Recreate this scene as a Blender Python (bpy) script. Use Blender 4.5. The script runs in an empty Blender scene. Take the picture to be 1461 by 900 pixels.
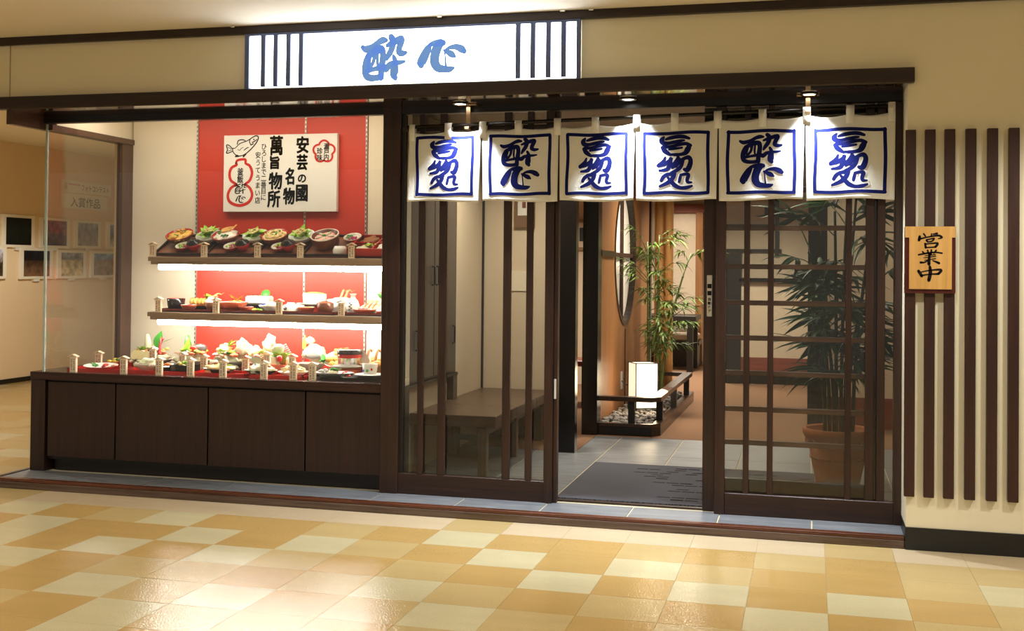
import bpy, bmesh, math, random
from mathutils import Vector, Matrix, Euler, noise

R = math.radians
rnd = random.Random(7)
scene = bpy.context.scene
COL = scene.collection

# ------------------------------------------------------------------ camera
EYE = Vector((0.0, -6.2982, 1.4203))
F_PX, CX, CY = 1678.42, 702.2, 357.45
yaw, pitch, roll = 0.2634, 0.0144, -0.0099
fw = Vector((-math.sin(yaw) * math.cos(pitch), math.cos(yaw) * math.cos(pitch), math.sin(pitch)))
rt = Vector((math.cos(yaw), math.sin(yaw), 0))
dn = fw.cross(rt)
rt, dn = rt * math.cos(roll) + dn * math.sin(roll), -rt * math.sin(roll) + dn * math.cos(roll)
cam = bpy.data.cameras.new('camera')
cam.sensor_fit = 'HORIZONTAL'; cam.sensor_width = 36
cam.lens = F_PX / 1461 * 36
cam.shift_x = (730.5 - CX) / 1461
cam.shift_y = (CY - 450) / 1461
cam.clip_end = 100
camo = bpy.data.objects.new('camera', cam); COL.objects.link(camo)
m = Matrix.Identity(4)
for i in range(3):
    m[i][0] = rt[i]; m[i][1] = -dn[i]; m[i][2] = -fw[i]; m[i][3] = EYE[i]
camo.matrix_world = m
scene.camera = camo

# ------------------------------------------------------------------ view, world, large lights
vs = scene.view_settings
vs.view_transform = 'Standard'; vs.look = 'None'; vs.gamma = 1; vs.use_curve_mapping = False
vs.exposure = 0.0
scene.cycles.use_denoising = True
scene.cycles.max_bounces = 8
scene.cycles.transparent_max_bounces = 24
scene.cycles.sample_clamp_indirect = 6.0
w = bpy.data.worlds.new('mall_hall'); scene.world = w; w.use_nodes = True
w.node_tree.nodes['Background'].inputs[0].default_value = (1.0, 0.90, 0.74, 1)
w.node_tree.nodes['Background'].inputs[1].default_value = 0.30

def area(name, loc, power, color, size=0.3, rot=(0, 0, 0), spread=180, sy=None):
    l = bpy.data.lights.new(name, 'AREA'); l.energy = power; l.color = color
    l.shape = 'DISK' if sy is None else 'RECTANGLE'
    l.size = size
    if sy is not None: l.size_y = sy
    l.spread = R(spread)
    o = bpy.data.objects.new(name, l); COL.objects.link(o)
    o.location = loc; o.rotation_euler = rot
    return o
def spot(name, loc, power, color, angle, blend=0.5, radius=0.03, rot=(0, 0, 0)):
    l = bpy.data.lights.new(name, 'SPOT'); l.energy = power; l.color = color
    l.spot_size = R(angle); l.spot_blend = blend; l.shadow_soft_size = radius
    o = bpy.data.objects.new(name, l); COL.objects.link(o); o.location = loc; o.rotation_euler = rot
    return o
WARM = (1.0, 0.955, 0.85)
NEUT = (1.0, 0.90, 0.74)
COOL = (0.86, 0.93, 1.0)
# recessed lamps in the corridor ceiling (cut-off downlights)
for i, (x, y, p) in enumerate([(-5.2, -1.7, 62), (-2.6, -1.8, 62), (0.2, -1.7, 74), (1.9, -1.35, 150),
                               (-5.0, -4.3, 62), (-1.6, -4.5, 54), (1.8, -4.4, 60), (-7.3, 1.2, 130), (-7.2, 4.6, 190)]):
    spot('corridor_ceiling_lamp', (x, y, 2.80), p, WARM, 142, 0.35, 0.09)
# unseen restaurant ceiling lamps; the rearmost is added to brighten the paper screen
for x, y, p in [(-2.0, 1.9, 30), (-0.6, 2.2, 15), (-0.95, 4.6, 42), (-0.6, 7.0, 60), (-1.6, 8.8, 80), (-1.75, 10.2, 12), (-3.0, 5.6, 60), (0.35, 3.6, 10)]:
    area('restaurant_unseen_lamp', (x, y, 2.44), p, NEUT, 0.55, spread=150)

# ------------------------------------------------------------------ node materials
MATS = {}
def new_mat(name):
    mt = bpy.data.materials.new(name); mt.use_nodes = True
    nt = mt.node_tree
    return mt, nt, nt.nodes['Principled BSDF']
def S(c):  # sRGB 0-255 to linear
    return tuple(((v / 255) / 12.92 if v / 255 <= 0.04045 else ((v / 255 + 0.055) / 1.055) ** 2.4) for v in c) + (1,)
def flat(name, c, rough=0.5, spec=0.5, metal=0.0, var=0.0, scale=20, bump=0.0, bscale=200, coat=0.0, emit=None, es=0, trans=0, obj_var=0.0):
    mt, nt, b = new_mat(name)
    b.inputs['Base Color'].default_value = c
    b.inputs['Roughness'].default_value = rough
    b.inputs['Specular IOR Level'].default_value = spec
    b.inputs['Metallic'].default_value = metal
    b.inputs['Coat Weight'].default_value = coat
    if emit:
        b.inputs['Emission Color'].default_value = emit; b.inputs['Emission Strength'].default_value = es
    tc = nt.nodes.new('ShaderNodeTexCoord')
    if var > 0 or obj_var > 0:
        n = nt.nodes.new('ShaderNodeTexNoise'); n.inputs['Scale'].default_value = scale; n.inputs['Detail'].default_value = 4
        nt.links.new(tc.outputs['Object'], n.inputs['Vector'])
        mr = nt.nodes.new('ShaderNodeMapRange')
        mr.inputs['To Min'].default_value = 1 - var; mr.inputs['To Max'].default_value = 1 + var
        nt.links.new(n.outputs['Fac'], mr.inputs['Value'])
        val = mr.outputs['Result']
        if obj_var > 0:
            oi = nt.nodes.new('ShaderNodeObjectInfo')
            m2 = nt.nodes.new('ShaderNodeMapRange'); m2.inputs['To Min'].default_value = 1 - obj_var; m2.inputs['To Max'].default_value = 1 + obj_var
            nt.links.new(oi.outputs['Random'], m2.inputs['Value'])
            mu = nt.nodes.new('ShaderNodeMath'); mu.operation = 'MULTIPLY'
            nt.links.new(val, mu.inputs[0]); nt.links.new(m2.outputs['Result'], mu.inputs[1]); val = mu.outputs[0]
        vm = nt.nodes.new('ShaderNodeVectorMath'); vm.operation = 'SCALE'
        vm.inputs[0].default_value = c[:3]; nt.links.new(val, vm.inputs['Scale'])
        nt.links.new(vm.outputs[0], b.inputs['Base Color'])
    if bump > 0:
        n2 = nt.nodes.new('ShaderNodeTexNoise'); n2.inputs['Scale'].default_value = bscale; n2.inputs['Detail'].default_value = 3
        nt.links.new(tc.outputs['Object'], n2.inputs['Vector'])
        bp = nt.nodes.new('ShaderNodeBump'); bp.inputs['Strength'].default_value = bump; bp.inputs['Distance'].default_value = 0.01
        nt.links.new(n2.outputs['Fac'], bp.inputs['Height']); nt.links.new(bp.outputs['Normal'], b.inputs['Normal'])
    MATS[name] = mt
    return mt
def wood(name, dark, light, rough=0.35, axis=2, spec=0.5, coat=0.0, gscale=6.0, rv=1.0):
    mt, nt, b = new_mat(name)
    tc = nt.nodes.new('ShaderNodeTexCoord'); mp = nt.nodes.new('ShaderNodeMapping')
    sc = [gscale * 8] * 3; sc[axis] = gscale * 0.35
    mp.inputs['Scale'].default_value = sc
    nt.links.new(tc.outputs['Object'], mp.inputs['Vector'])
    n = nt.nodes.new('ShaderNodeTexNoise'); n.inputs['Scale'].default_value = 1.0; n.inputs['Detail'].default_value = 6; n.inputs['Roughness'].default_value = 0.65
    nt.links.new(mp.outputs[0], n.inputs['Vector'])
    cr = nt.nodes.new('ShaderNodeValToRGB')
    cr.color_ramp.elements[0].position = 0.30; cr.color_ramp.elements[0].color = dark
    cr.color_ramp.elements[1].position = 0.72; cr.color_ramp.elements[1].color = light
    nt.links.new(n.outputs['Fac'], cr.inputs['Fac']); nt.links.new(cr.outputs['Color'], b.inputs['Base Color'])
    mr = nt.nodes.new('ShaderNodeMapRange'); mr.inputs['To Min'].default_value = rough - 0.06 * rv; mr.inputs['To Max'].default_value = rough + 0.10 * rv
    nt.links.new(n.outputs['Fac'], mr.inputs['Value']); nt.links.new(mr.outputs['Result'], b.inputs['Roughness'])
    bp = nt.nodes.new('ShaderNodeBump'); bp.inputs['Strength'].default_value = 0.06; bp.inputs['Distance'].default_value = 0.004
    nt.links.new(n.outputs['Fac'], bp.inputs['Height']); nt.links.new(bp.outputs['Normal'], b.inputs['Normal'])
    b.inputs['Specular IOR Level'].default_value = spec; b.inputs['Coat Weight'].default_value = coat
    MATS[name] = mt
    return mt
def glass(name, tint=(0.93, 0.95, 0.94), rough=0.0):
    mt = bpy.data.materials.new(name); mt.use_nodes = True; nt = mt.node_tree; nt.nodes.clear()
    out = nt.nodes.new('ShaderNodeOutputMaterial'); mix = nt.nodes.new('ShaderNodeMixShader')
    tr = nt.nodes.new('ShaderNodeBsdfTransparent'); tr.inputs[0].default_value = tint + (1,)
    gl = nt.nodes.new('ShaderNodeBsdfGlossy'); gl.inputs['Roughness'].default_value = rough
    lw = nt.nodes.new('ShaderNodeLayerWeight'); lw.inputs['Blend'].default_value = 0.5
    pw = nt.nodes.new('ShaderNodeMath'); pw.operation = 'POWER'; pw.inputs[1].default_value = 5.0
    ma = nt.nodes.new('ShaderNodeMath'); ma.operation = 'MULTIPLY_ADD'; ma.inputs[1].default_value = 0.93; ma.inputs[2].default_value = 0.045
    nt.links.new(lw.outputs['Facing'], pw.inputs[0]); nt.links.new(pw.outputs[0], ma.inputs[0])
    nt.links.new(ma.outputs[0], mix.inputs[0]); nt.links.new(tr.outputs[0], mix.inputs[1]); nt.links.new(gl.outputs[0], mix.inputs[2])
    nt.links.new(mix.outputs[0], out.inputs[0]); MATS[name] = mt
    return mt
def emis(name, c, s):
    return flat(name, (0.8, 0.8, 0.8, 1), 0.4, emit=c, es=s)

# setting
flat('cream_wall', (0.84, 0.78, 0.59, 1), 0.7, 0.3, var=0.03, scale=3, bump=0.05, bscale=300)
flat('cream_panel', (0.66, 0.60, 0.44, 1), 0.65, 0.3, var=0.03, scale=4, bump=0.03, bscale=400)
flat('hall_wall', (0.80, 0.62, 0.40, 1), 0.75, 0.2, var=0.03, scale=2)
flat('ceiling_paint', (0.82, 0.74, 0.60, 1), 0.8, 0.2, var=0.02, scale=3)
flat('black_base', (0.006, 0.006, 0.006, 1), 0.35)
flat('black_lacquer', (0.008, 0.006, 0.005, 1), 0.22)
flat('black_wood', (0.010, 0.007, 0.006, 1), 0.4, var=0.2, scale=30)
wood('wood_v', S((33, 19, 13)), S((64, 38, 27)), 0.34, 2)
wood('wood_h', S((33, 19, 13)), S((64, 38, 27)), 0.34, 0)
wood('counter_gloss', S((40, 24, 18)), S((72, 44, 32)), 0.16, 0)
wood('bar_wood', S((96, 68, 48)), S((134, 100, 72)), 0.34, 0)
wood('beam_h', S((26, 17, 15)), S((52, 34, 28)), 0.36, 0)
wood('soffit_wood', S((34, 22, 18)), S((56, 36, 28)), 0.05, 0, 1.0, 0.6, rv=0.2)
wood('cab_v', S((33, 19, 15)), S((58, 34, 26)), 0.38, 2)
wood('slat_wood', S((40, 20, 15)), S((68, 36, 27)), 0.40, 2)
wood('curb_riser', S((66, 48, 40)), S((112, 92, 80)), 0.20, 0)
wood('curb_wood', S((60, 28, 16)), S((112, 58, 32)), 0.25, 0)
wood('bench_wood', S((60, 44, 34)), S((102, 78, 60)), 0.32, 1)
wood('bench_wood_x', S((60, 44, 34)), S((102, 78, 60)), 0.32, 0)
wood('bench_wood_z', S((56, 42, 32)), S((94, 72, 54)), 0.36, 2)
wood('locker_wood', S((74, 64, 54)), S((94, 82, 70)), 0.40, 2)
wood('case_brown', S((64, 44, 34)), S((92, 64, 48)), 0.3, 2)
wood('shelf_wood', S((128, 104, 76)), S((158, 132, 100)), 0.32, 0)
wood('plaque_wood', S((196, 148, 78)), S((222, 176, 104)), 0.4, 2, gscale=4)
wood('red_frame', S((66, 20, 16)), S((96, 34, 26)), 0.3, 2)
wood('amber_wall', S((140, 92, 52)), S((172, 120, 72)), 0.42, 2, gscale=3)
wood('bamboo_pole', S((176, 122, 66)), S((212, 158, 96)), 0.35, 2, gscale=3)
wood('rail_wood', S((34, 22, 16)), S((70, 48, 34)), 0.28, 1)
wood('red_panel_wood', S((110, 52, 34)), S((142, 72, 48)), 0.4, 0)
wood('post_wood', S((216, 192, 156)), S((240, 222, 192)), 0.5, 2, gscale=10)
flat('room_wall', (0.66, 0.55, 0.40, 1), 0.75, 0.2, var=0.03, scale=3)
flat('room_ceiling', (0.30, 0.22, 0.16, 1), 0.6, 0.3)
flat('shoji_paper', (0.70, 0.58, 0.44, 1), 0.8, 0.1, var=0.06, scale=30)
flat('carpet', S((134, 103, 80)), 0.95, 0.1, var=0.12, scale=160, bump=0.4, bscale=700)
flat('mat_grey', S((102, 102, 110)), 0.95, 0.1, var=0.16, scale=260, bump=0.8, bscale=500)
flat('mat_dark', S((52, 48, 50)), 0.95, 0.1, var=0.2, scale=200)
flat('grout', S((196, 186, 158)), 0.8, 0.2)
def slate(name):
    mt, nt, b = new_mat(name)
    tc = nt.nodes.new('ShaderNodeTexCoord'); mp = nt.nodes.new('ShaderNodeMapping'); mp.inputs['Scale'].default_value = (3, 26, 3)
    oi = nt.nodes.new('ShaderNodeObjectInfo')
    ad = nt.nodes.new('ShaderNodeVectorMath'); ad.operation = 'ADD'
    nt.links.new(tc.outputs['Object'], ad.inputs[0])
    sc = nt.nodes.new('ShaderNodeVectorMath'); sc.operation = 'SCALE'; sc.inputs[0].default_value = (7, 5, 3)
    nt.links.new(oi.outputs['Random'], sc.inputs['Scale']); nt.links.new(sc.outputs[0], ad.inputs[1])
    nt.links.new(ad.outputs[0], mp.inputs[0])
    n = nt.nodes.new('ShaderNodeTexNoise'); n.inputs['Scale'].default_value = 1.5; n.inputs['Detail'].default_value = 5
    nt.links.new(mp.outputs[0], n.inputs['Vector'])
    cr = nt.nodes.new('ShaderNodeValToRGB')
    cr.color_ramp.elements[0].position = 0.3; cr.color_ramp.elements[0].color = S((100, 103, 107))
    cr.color_ramp.elements[1].position = 0.75; cr.color_ramp.elements[1].color = S((133, 137, 142))
    nt.links.new(n.outputs['Fac'], cr.inputs[0]); nt.links.new(cr.outputs[0], b.inputs['Base Color'])
    b.inputs['Roughness'].default_value = 0.42
    bp = nt.nodes.new('ShaderNodeBump'); bp.inputs['Strength'].default_value = 0.12; bp.inputs['Distance'].default_value = 0.003
    nt.links.new(n.outputs['Fac'], bp.inputs['Height']); nt.links.new(bp.outputs['Normal'], b.inputs['Normal'])
    MATS[name] = mt
slate('slate')
def vinyl(name, c):
    mt, nt, b = new_mat(name)
    tc = nt.nodes.new('ShaderNodeTexCoord'); geo = nt.nodes.new('ShaderNodeNewGeometry')
    n = nt.nodes.new('ShaderNodeTexNoise'); n.inputs['Scale'].default_value = 2.4; n.inputs['Detail'].default_value = 5
    mp = nt.nodes.new('ShaderNodeMapping'); mp.inputs['Scale'].default_value = (1, 3.2, 1)
    nt.links.new(geo.outputs['Position'], mp.inputs[0]); nt.links.new(mp.outputs[0], n.inputs['Vector'])
    mr = nt.nodes.new('ShaderNodeMapRange'); mr.inputs['To Min'].default_value = 0.90; mr.inputs['To Max'].default_value = 1.10
    nt.links.new(n.outputs['Fac'], mr.inputs['Value'])
    vm = nt.nodes.new('ShaderNodeVectorMath'); vm.operation = 'SCALE'; vm.inputs[0].default_value = c[:3]
    nt.links.new(mr.outputs['Result'], vm.inputs['Scale']); nt.links.new(vm.outputs[0], b.inputs['Base Color'])
    b.inputs['Roughness'].default_value = 0.07; b.inputs['Specular IOR Level'].default_value = 0.5
    n2 = nt.nodes.new('ShaderNodeTexNoise'); n2.inputs['Scale'].default_value = 130; n2.inputs['Detail'].default_value = 1
    nt.links.new(geo.outputs['Position'], n2.inputs['Vector'])
    bp = nt.nodes.new('ShaderNodeBump'); bp.inputs['Strength'].default_value = 0.32; bp.inputs['Distance'].default_value = 0.004
    nt.links.new(n2.outputs['Fac'], bp.inputs['Height']); nt.links.new(bp.outputs['Normal'], b.inputs['Normal'])
    MATS[name] = mt
vinyl('vinyl_pale', S((208, 197, 158)))
vinyl('vinyl_tan', S((200, 176, 122)))
vinyl('vinyl_orange', S((194, 161, 100)))
vinyl('vinyl_cream', S((214, 194, 160)))
glass('pane_glass', (0.99, 0.995, 0.99)); glass('smoked_glass', (0.82, 0.82, 0.80))
flat('glass_edge', (0.45, 0.55, 0.50, 1), 0.1, 0.8)
emis('sign_light', (0.86, 0.93, 1.0, 1), 10)
emis('tube_light', (1.0, 0.95, 0.86, 1), 58)
emis('case_lamp', (1.0, 0.93, 0.80, 1), 6.5)
emis('down_glow', (1.0, 0.97, 0.92, 1), 6)
emis('lantern_paper', (1.0, 0.84, 0.60, 1), 1.0)
flat('chrome', (0.75, 0.75, 0.75, 1), 0.18, metal=1)
flat('brass', (0.45, 0.30, 0.16, 1), 0.3, metal=1)
flat('sign_ink_bloom', S((60, 100, 170)), 0.5, emit=(0.16, 0.30, 0.55, 1), es=0.75)  # blue emission paints the bloom of the backlit sign into the letters
flat('sign_bar_bloom', S((84, 96, 136)), 0.5)  # bluish grey puts the sign's bloom into the colour of the opaque bars
flat('noren_cloth', (0.82, 0.81, 0.74, 1), 0.9, 0.1, var=0.05, scale=12, bump=0.25, bscale=240)
flat('noren_white', (0.88, 0.87, 0.82, 1), 0.9, 0.1)
flat('noren_ink', S((24, 30, 86)), 0.9, 0.05, var=0.15, scale=14)
flat('black_ink', (0.006, 0.005, 0.005, 1), 0.7, 0.2)
flat('red_ink', S((200, 44, 34)), 0.6, 0.2)
flat('gold_ink', S((200, 160, 70)), 0.6)
flat('board_white', (0.80, 0.77, 0.70, 1), 0.5)
flat('case_cream', (0.80, 0.71, 0.55, 1), 0.35, 0.4, var=0.02, scale=3)
flat('case_red', S((198, 50, 26)), 0.48, 0.6, var=0.03, scale=3)
flat('metal_strip', (0.62, 0.58, 0.5, 1), 0.4, metal=0.6)
flat('slot_dark', (0.02, 0.018, 0.015, 1), 0.8)
flat('terracotta', S((178, 108, 66)), 0.75, 0.2, var=0.10, scale=12, bump=0.1, bscale=60)
flat('soil', (0.03, 0.02, 0.012, 1), 0.95, var=0.3, scale=60, bump=0.8, bscale=120)
flat('palm_leaf', (0.035, 0.12, 0.03, 1), 0.4, 0.5, var=0.25, scale=9, obj_var=0.35)
flat('palm_stem', (0.05, 0.06, 0.025, 1), 0.6, var=0.3, scale=30)
flat('bamboo_leaf', (0.13, 0.21, 0.04, 1), 0.5, 0.4, var=0.4, scale=7)
flat('bamboo_culm', (0.10, 0.13, 0.035, 1), 0.4, var=0.3, scale=12)
flat('pebble', (0.27, 0.25, 0.23, 1), 0.7, var=0.5, scale=20)
flat('round_frame', (0.03, 0.016, 0.011, 1), 0.35)
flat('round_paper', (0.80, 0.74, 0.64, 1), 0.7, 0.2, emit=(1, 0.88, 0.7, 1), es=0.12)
flat('picture_brown', S((120, 88, 60)), 0.5)
flat('white_plastic', (0.72, 0.72, 0.70, 1), 0.4)
flat('photo_mount', (0.84, 0.78, 0.64, 1), 0.6)

# ------------------------------------------------------------------ mesh helpers
class MB:
    def __init__(s): s.v = []; s.f = []; s.m = []; s.sm = []; s.ch = False
    def add(s, vs_, fs, mat=0, smooth=False, M=None):
        b = len(s.v)
        s.v += [tuple(M @ Vector(p)) if M is not None else tuple(p) for p in vs_]
        s.f += [tuple(i + b for i in f) for f in fs]; s.m += [mat] * len(fs); s.sm += [smooth] * len(fs)
        return s
    def box(s, x0, x1, y0, y1, z0, z1, mat=0, M=None, c=0.0):
        if c > 0 and min(x1 - x0, y1 - y0, z1 - z0) > 2.2 * c:
            lo, hi = (x0, y0, z0), (x1, y1, z1); s.ch = True
            vs_, idx = [], {}
            for sx in (0, 1):
                for sy in (0, 1):
                    for sz in (0, 1):
                        sg = (sx, sy, sz)
                        for a in range(3):
                            p = []
                            for k in range(3):
                                e = hi[k] if sg[k] else lo[k]
                                p.append(e if k == a else (e - c if sg[k] else e + c))
                            idx[(sx, sy, sz, a)] = len(vs_); vs_.append(p)
            fs = []
            for a in range(3):
                u, v = (a + 1) % 3, (a + 2) % 3
                for sd in (0, 1):
                    q = []
                    for (i, j) in ((0, 0), (1, 0), (1, 1), (0, 1)):
                        g = [0, 0, 0]; g[a] = sd; g[u] = i; g[v] = j
                        q.append(idx[(g[0], g[1], g[2], a)])
                    fs.append(q if sd else q[::-1])
                # edges running along axis a
                for i in (0, 1):
                    for j in (0, 1):
                        g0 = [0, 0, 0]; g0[u] = i; g0[v] = j; g1 = list(g0); g1[a] = 1
                        q = [idx[(*g0, u)], idx[(*g1, u)], idx[(*g1, v)], idx[(*g0, v)]]
                        fs.append(q if (i == j) == False else q[::-1])
            for sx in (0, 1):
                for sy in (0, 1):
                    for sz in (0, 1):
                        q = [idx[(sx, sy, sz, k)] for k in range(3)]
                        fs.append(q if (sx + sy + sz) % 2 else q[::-1])
            return s.add(vs_, fs, mat, False, M)
        return s.add([(x0, y0, z0), (x1, y0, z0), (x1, y1, z0), (x0, y1, z0), (x0, y0, z1), (x1, y0, z1), (x1, y1, z1), (x0, y1, z1)],
                     [(3, 2, 1, 0), (4, 5, 6, 7), (0, 1, 5, 4), (1, 2, 6, 5), (2, 3, 7, 6), (3, 0, 4, 7)], mat, False, M)
    def lathe(s, prof, n=20, mat=0, M=None, smooth=True, sx=1.0, sy=1.0, mats=None):
        vs_, fs, ms = [], [], []
        for r, z in prof:
            for k in range(n):
                a = 2 * math.pi * k / n; vs_.append((r * math.cos(a) * sx, r * math.sin(a) * sy, z))
        for i in range(len(prof) - 1):
            for k in range(n):
                k2 = (k + 1) % n
                fs.append((i * n + k, i * n + k2, (i + 1) * n + k2, (i + 1) * n + k)); ms.append(mats[i] if mats else mat)
        b = len(s.m); s.add(vs_, fs, mat, smooth, M); s.m[b:] = ms
        if prof[0][0] > 1e-5: s.add([vs_[k] for k in range(n)], [tuple(range(n - 1, -1, -1))], ms[0], False, M)
        if prof[-1][0] > 1e-5: s.add([vs_[(len(prof) - 1) * n + k] for k in range(n)], [tuple(range(n))], ms[-1], False, M)
        return s
    def tube(s, pts, rad, n=6, mat=0, M=None):
        pts = [Vector(p) for p in pts]
        if not isinstance(rad, (list, tuple)): rad = [rad] * len(pts)
        vs_, fs = [], []
        up = Vector((0, 0, 1))
        for i, p in enumerate(pts):
            d = (pts[min(i + 1, len(pts) - 1)] - pts[max(i - 1, 0)])
            d = d.normalized() if d.length > 1e-9 else up
            a = d.cross(up if abs(d.z) < 0.95 else Vector((1, 0, 0))).normalized(); b = a.cross(d)
            for k in range(n):
                t = 2 * math.pi * k / n
                vs_.append(p + (a * math.cos(t) + b * math.sin(t)) * rad[i])
        for i in range(len(pts) - 1):
            for k in range(n):
                k2 = (k + 1) % n
                fs.append((i * n + k, i * n + k2, (i + 1) * n + k2, (i + 1) * n + k))
        fs.append(tuple(range(n - 1, -1, -1))); fs.append(tuple((len(pts) - 1) * n + k for k in range(n)))
        return s.add(vs_, fs, mat, True, M)
    def prism(s, poly, y0, y1, mat=0, M=None):   # polygon in XZ, extruded along Y
        n = len(poly)
        vs_ = [(x, y0, z) for x, z in poly] + [(x, y1, z) for x, z in poly]
        fs = [tuple(range(n)), tuple(range(2 * n - 1, n - 1, -1))]
        fs += [(i, i + n, (i + 1) % n + n, (i + 1) % n) for i in range(n)]
        return s.add(vs_, fs, mat, False, M)
    def blob(s, c, r, mat=0, seed=0, amp=0.25, freq=1.6, sub=2, M=None):
        bm = bmesh.new(); bmesh.ops.create_icosphere(bm, subdivisions=sub, radius=1)
        r = r if isinstance(r, (tuple, list)) else (r, r, r)
        vs_ = []
        for v in bm.verts:
            k = 1 + amp * noise.noise(v.co * freq + Vector((seed * 3.1, seed * 1.7, seed)))
            vs_.append((c[0] + v.co.x * r[0] * k, c[1] + v.co.y * r[1] * k, c[2] + v.co.z * r[2] * k))
        fs = [tuple(v.index for v in f.verts) for f in bm.faces]; bm.free()
        return s.add(vs_, fs, mat, True, M)
    def leaf(s, p, d, up, L, W, droop=0.0, mat=0, n=4, fold=0.15, M=None):
        p = Vector(p); d = Vector(d).normalized(); up = Vector(up)
        sd = d.cross(up).normalized(); nn = sd.cross(d).normalized()
        vs_, fs = [], []
        for i in range(n + 1):
            t = i / n; wd = W * math.sin(math.pi * (0.08 + 0.92 * t) ** 0.8) * 0.5 if i < n else 0.0005
            c = p + d * (L * t) + nn * (-droop * L * t * t)
            vs_ += [c - sd * wd + nn * wd * fold * 2, c, c + sd * wd + nn * wd * fold * 2]
        for i in range(n):
            a = i * 3; fs += [(a, a + 1, a + 4, a + 3), (a + 1, a + 2, a + 5, a + 4)]
        return s.add(vs_, fs, mat, True, M)
    def build(s, name, mat, parent=None, base=True, local=False, fix=False):
        mats = mat if isinstance(mat, (list, tuple)) else [mat]
        me = bpy.data.meshes.new(name)
        off = Vector((0, 0, 0))
        if base and not local and s.v:
            xs, ys, zs = zip(*s.v)
            off = Vector(((min(xs) + max(xs)) / 2, (min(ys) + max(ys)) / 2, min(zs)))
        me.from_pydata([(x - off.x, y - off.y, z - off.z) for x, y, z in s.v], [], s.f)
        for mm in mats: me.materials.append(MATS[mm])
        me.polygons.foreach_set('material_index', s.m); me.polygons.foreach_set('use_smooth', s.sm)
        if fix or s.ch:
            bm = bmesh.new(); bm.from_mesh(me); bmesh.ops.recalc_face_normals(bm, faces=bm.faces); bm.to_mesh(me); bm.free()
        me.update()
        o = bpy.data.objects.new(name, me); COL.objects.link(o)
        o.location = off
        if parent is not None:
            o.parent = parent
            if not local: o.location = off - wloc(parent)
        return o
def wloc(o):
    v = Vector(o.location)
    while o.parent is not None: o = o.parent; v += Vector(o.location)
    return v
def empty(name, loc=(0, 0, 0), rz=0.0, parent=None):
    o = bpy.data.objects.new(name, None); COL.objects.link(o); o.location = loc; o.rotation_euler = (0, 0, rz)
    o.empty_display_size = 0.05
    if parent is not None: o.parent = parent
    return o
def tag(o, label=None, cat=None, group=None, kind=None):
    if label: o['label'] = label
    if cat: o['category'] = cat
    if group: o['group'] = group
    if kind: o['kind'] = kind
    return o
def struct(o, label): return tag(o, label, None, None, 'structure')
def bx(name, mat, d, parent=None, c=0.0, local=False):
    return MB().box(*d, c=c).build(name, mat, parent, local=local)
def clone(o, loc=None, name=None, parent=None):
    c = o.copy(); COL.objects.link(c)
    if parent is not None: c.parent = parent
    if loc is not None: c.location = loc
    return c
def clone_tree(o, loc, rz=None):
    r = clone(o, loc)
    if rz is not None: r.rotation_euler = (0, 0, rz)
    for ch in list(o.children):
        c = clone(ch, None, None, r)
        for g in list(ch.children): clone(g, None, None, c)
    return r

# brush strokes: polylines with widths -> ribbons
def catmull(pts, k=6):
    out = []
    P = [pts[0]] + list(pts) + [pts[-1]]
    for i in range(1, len(P) - 2):
        for j in range(k):
            t = j / k
            q = []
            for a in range(len(pts[0])):
                p0, p1, p2, p3 = P[i - 1][a], P[i][a], P[i + 1][a], P[i + 2][a]
                q.append(0.5 * (2 * p1 + (p2 - p0) * t + (2 * p0 - 5 * p1 + 4 * p2 - p3) * t * t + (3 * p1 - p0 - 3 * p2 + p3) * t ** 3))
            out.append(q)
    out.append(list(pts[-1]))
    return out
def brush(mb, strokes, fn, grow=0.0, wf=1.0, mat=0, k=5):
    """strokes in drawing units (x right, y down, w); fn maps (x, y) to a 3-D point"""
    for st in strokes:
        cp = catmull(st, k); n = len(cp)
        L, Rr = [], []
        for i, (x, y, wd) in enumerate(cp):
            x0, y0, _ = cp[max(i - 1, 0)]; x1, y1, _ = cp[min(i + 1, n - 1)]
            dx, dy = x1 - x0, y1 - y0; l = math.hypot(dx, dy) or 1
            h = (max(wd, 3) * wf + grow) / 2
            L.append((x - dy / l * h, y + dx / l * h)); Rr.append((x + dy / l * h, y - dx / l * h))
        vs_ = [fn(*p) for p in L] + [fn(*p) for p in Rr]
        fs = [(i, i + 1, n + i + 1, n + i) for i in range(n - 1)]
        mb.add(vs_, fs, mat)
        for e in (0, n - 1):
            x, y, wd = cp[e]; h = (max(wd, 3) * wf + grow) / 2
            vs_ = [fn(x, y)] + [fn(x + h * math.cos(2 * math.pi * q / 12), y + h * math.sin(2 * math.pi * q / 12)) for q in range(12)]
            mb.add(vs_, [(0, 1 + q, 1 + (q + 1) % 12) for q in range(12)], mat)
    return mb
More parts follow.
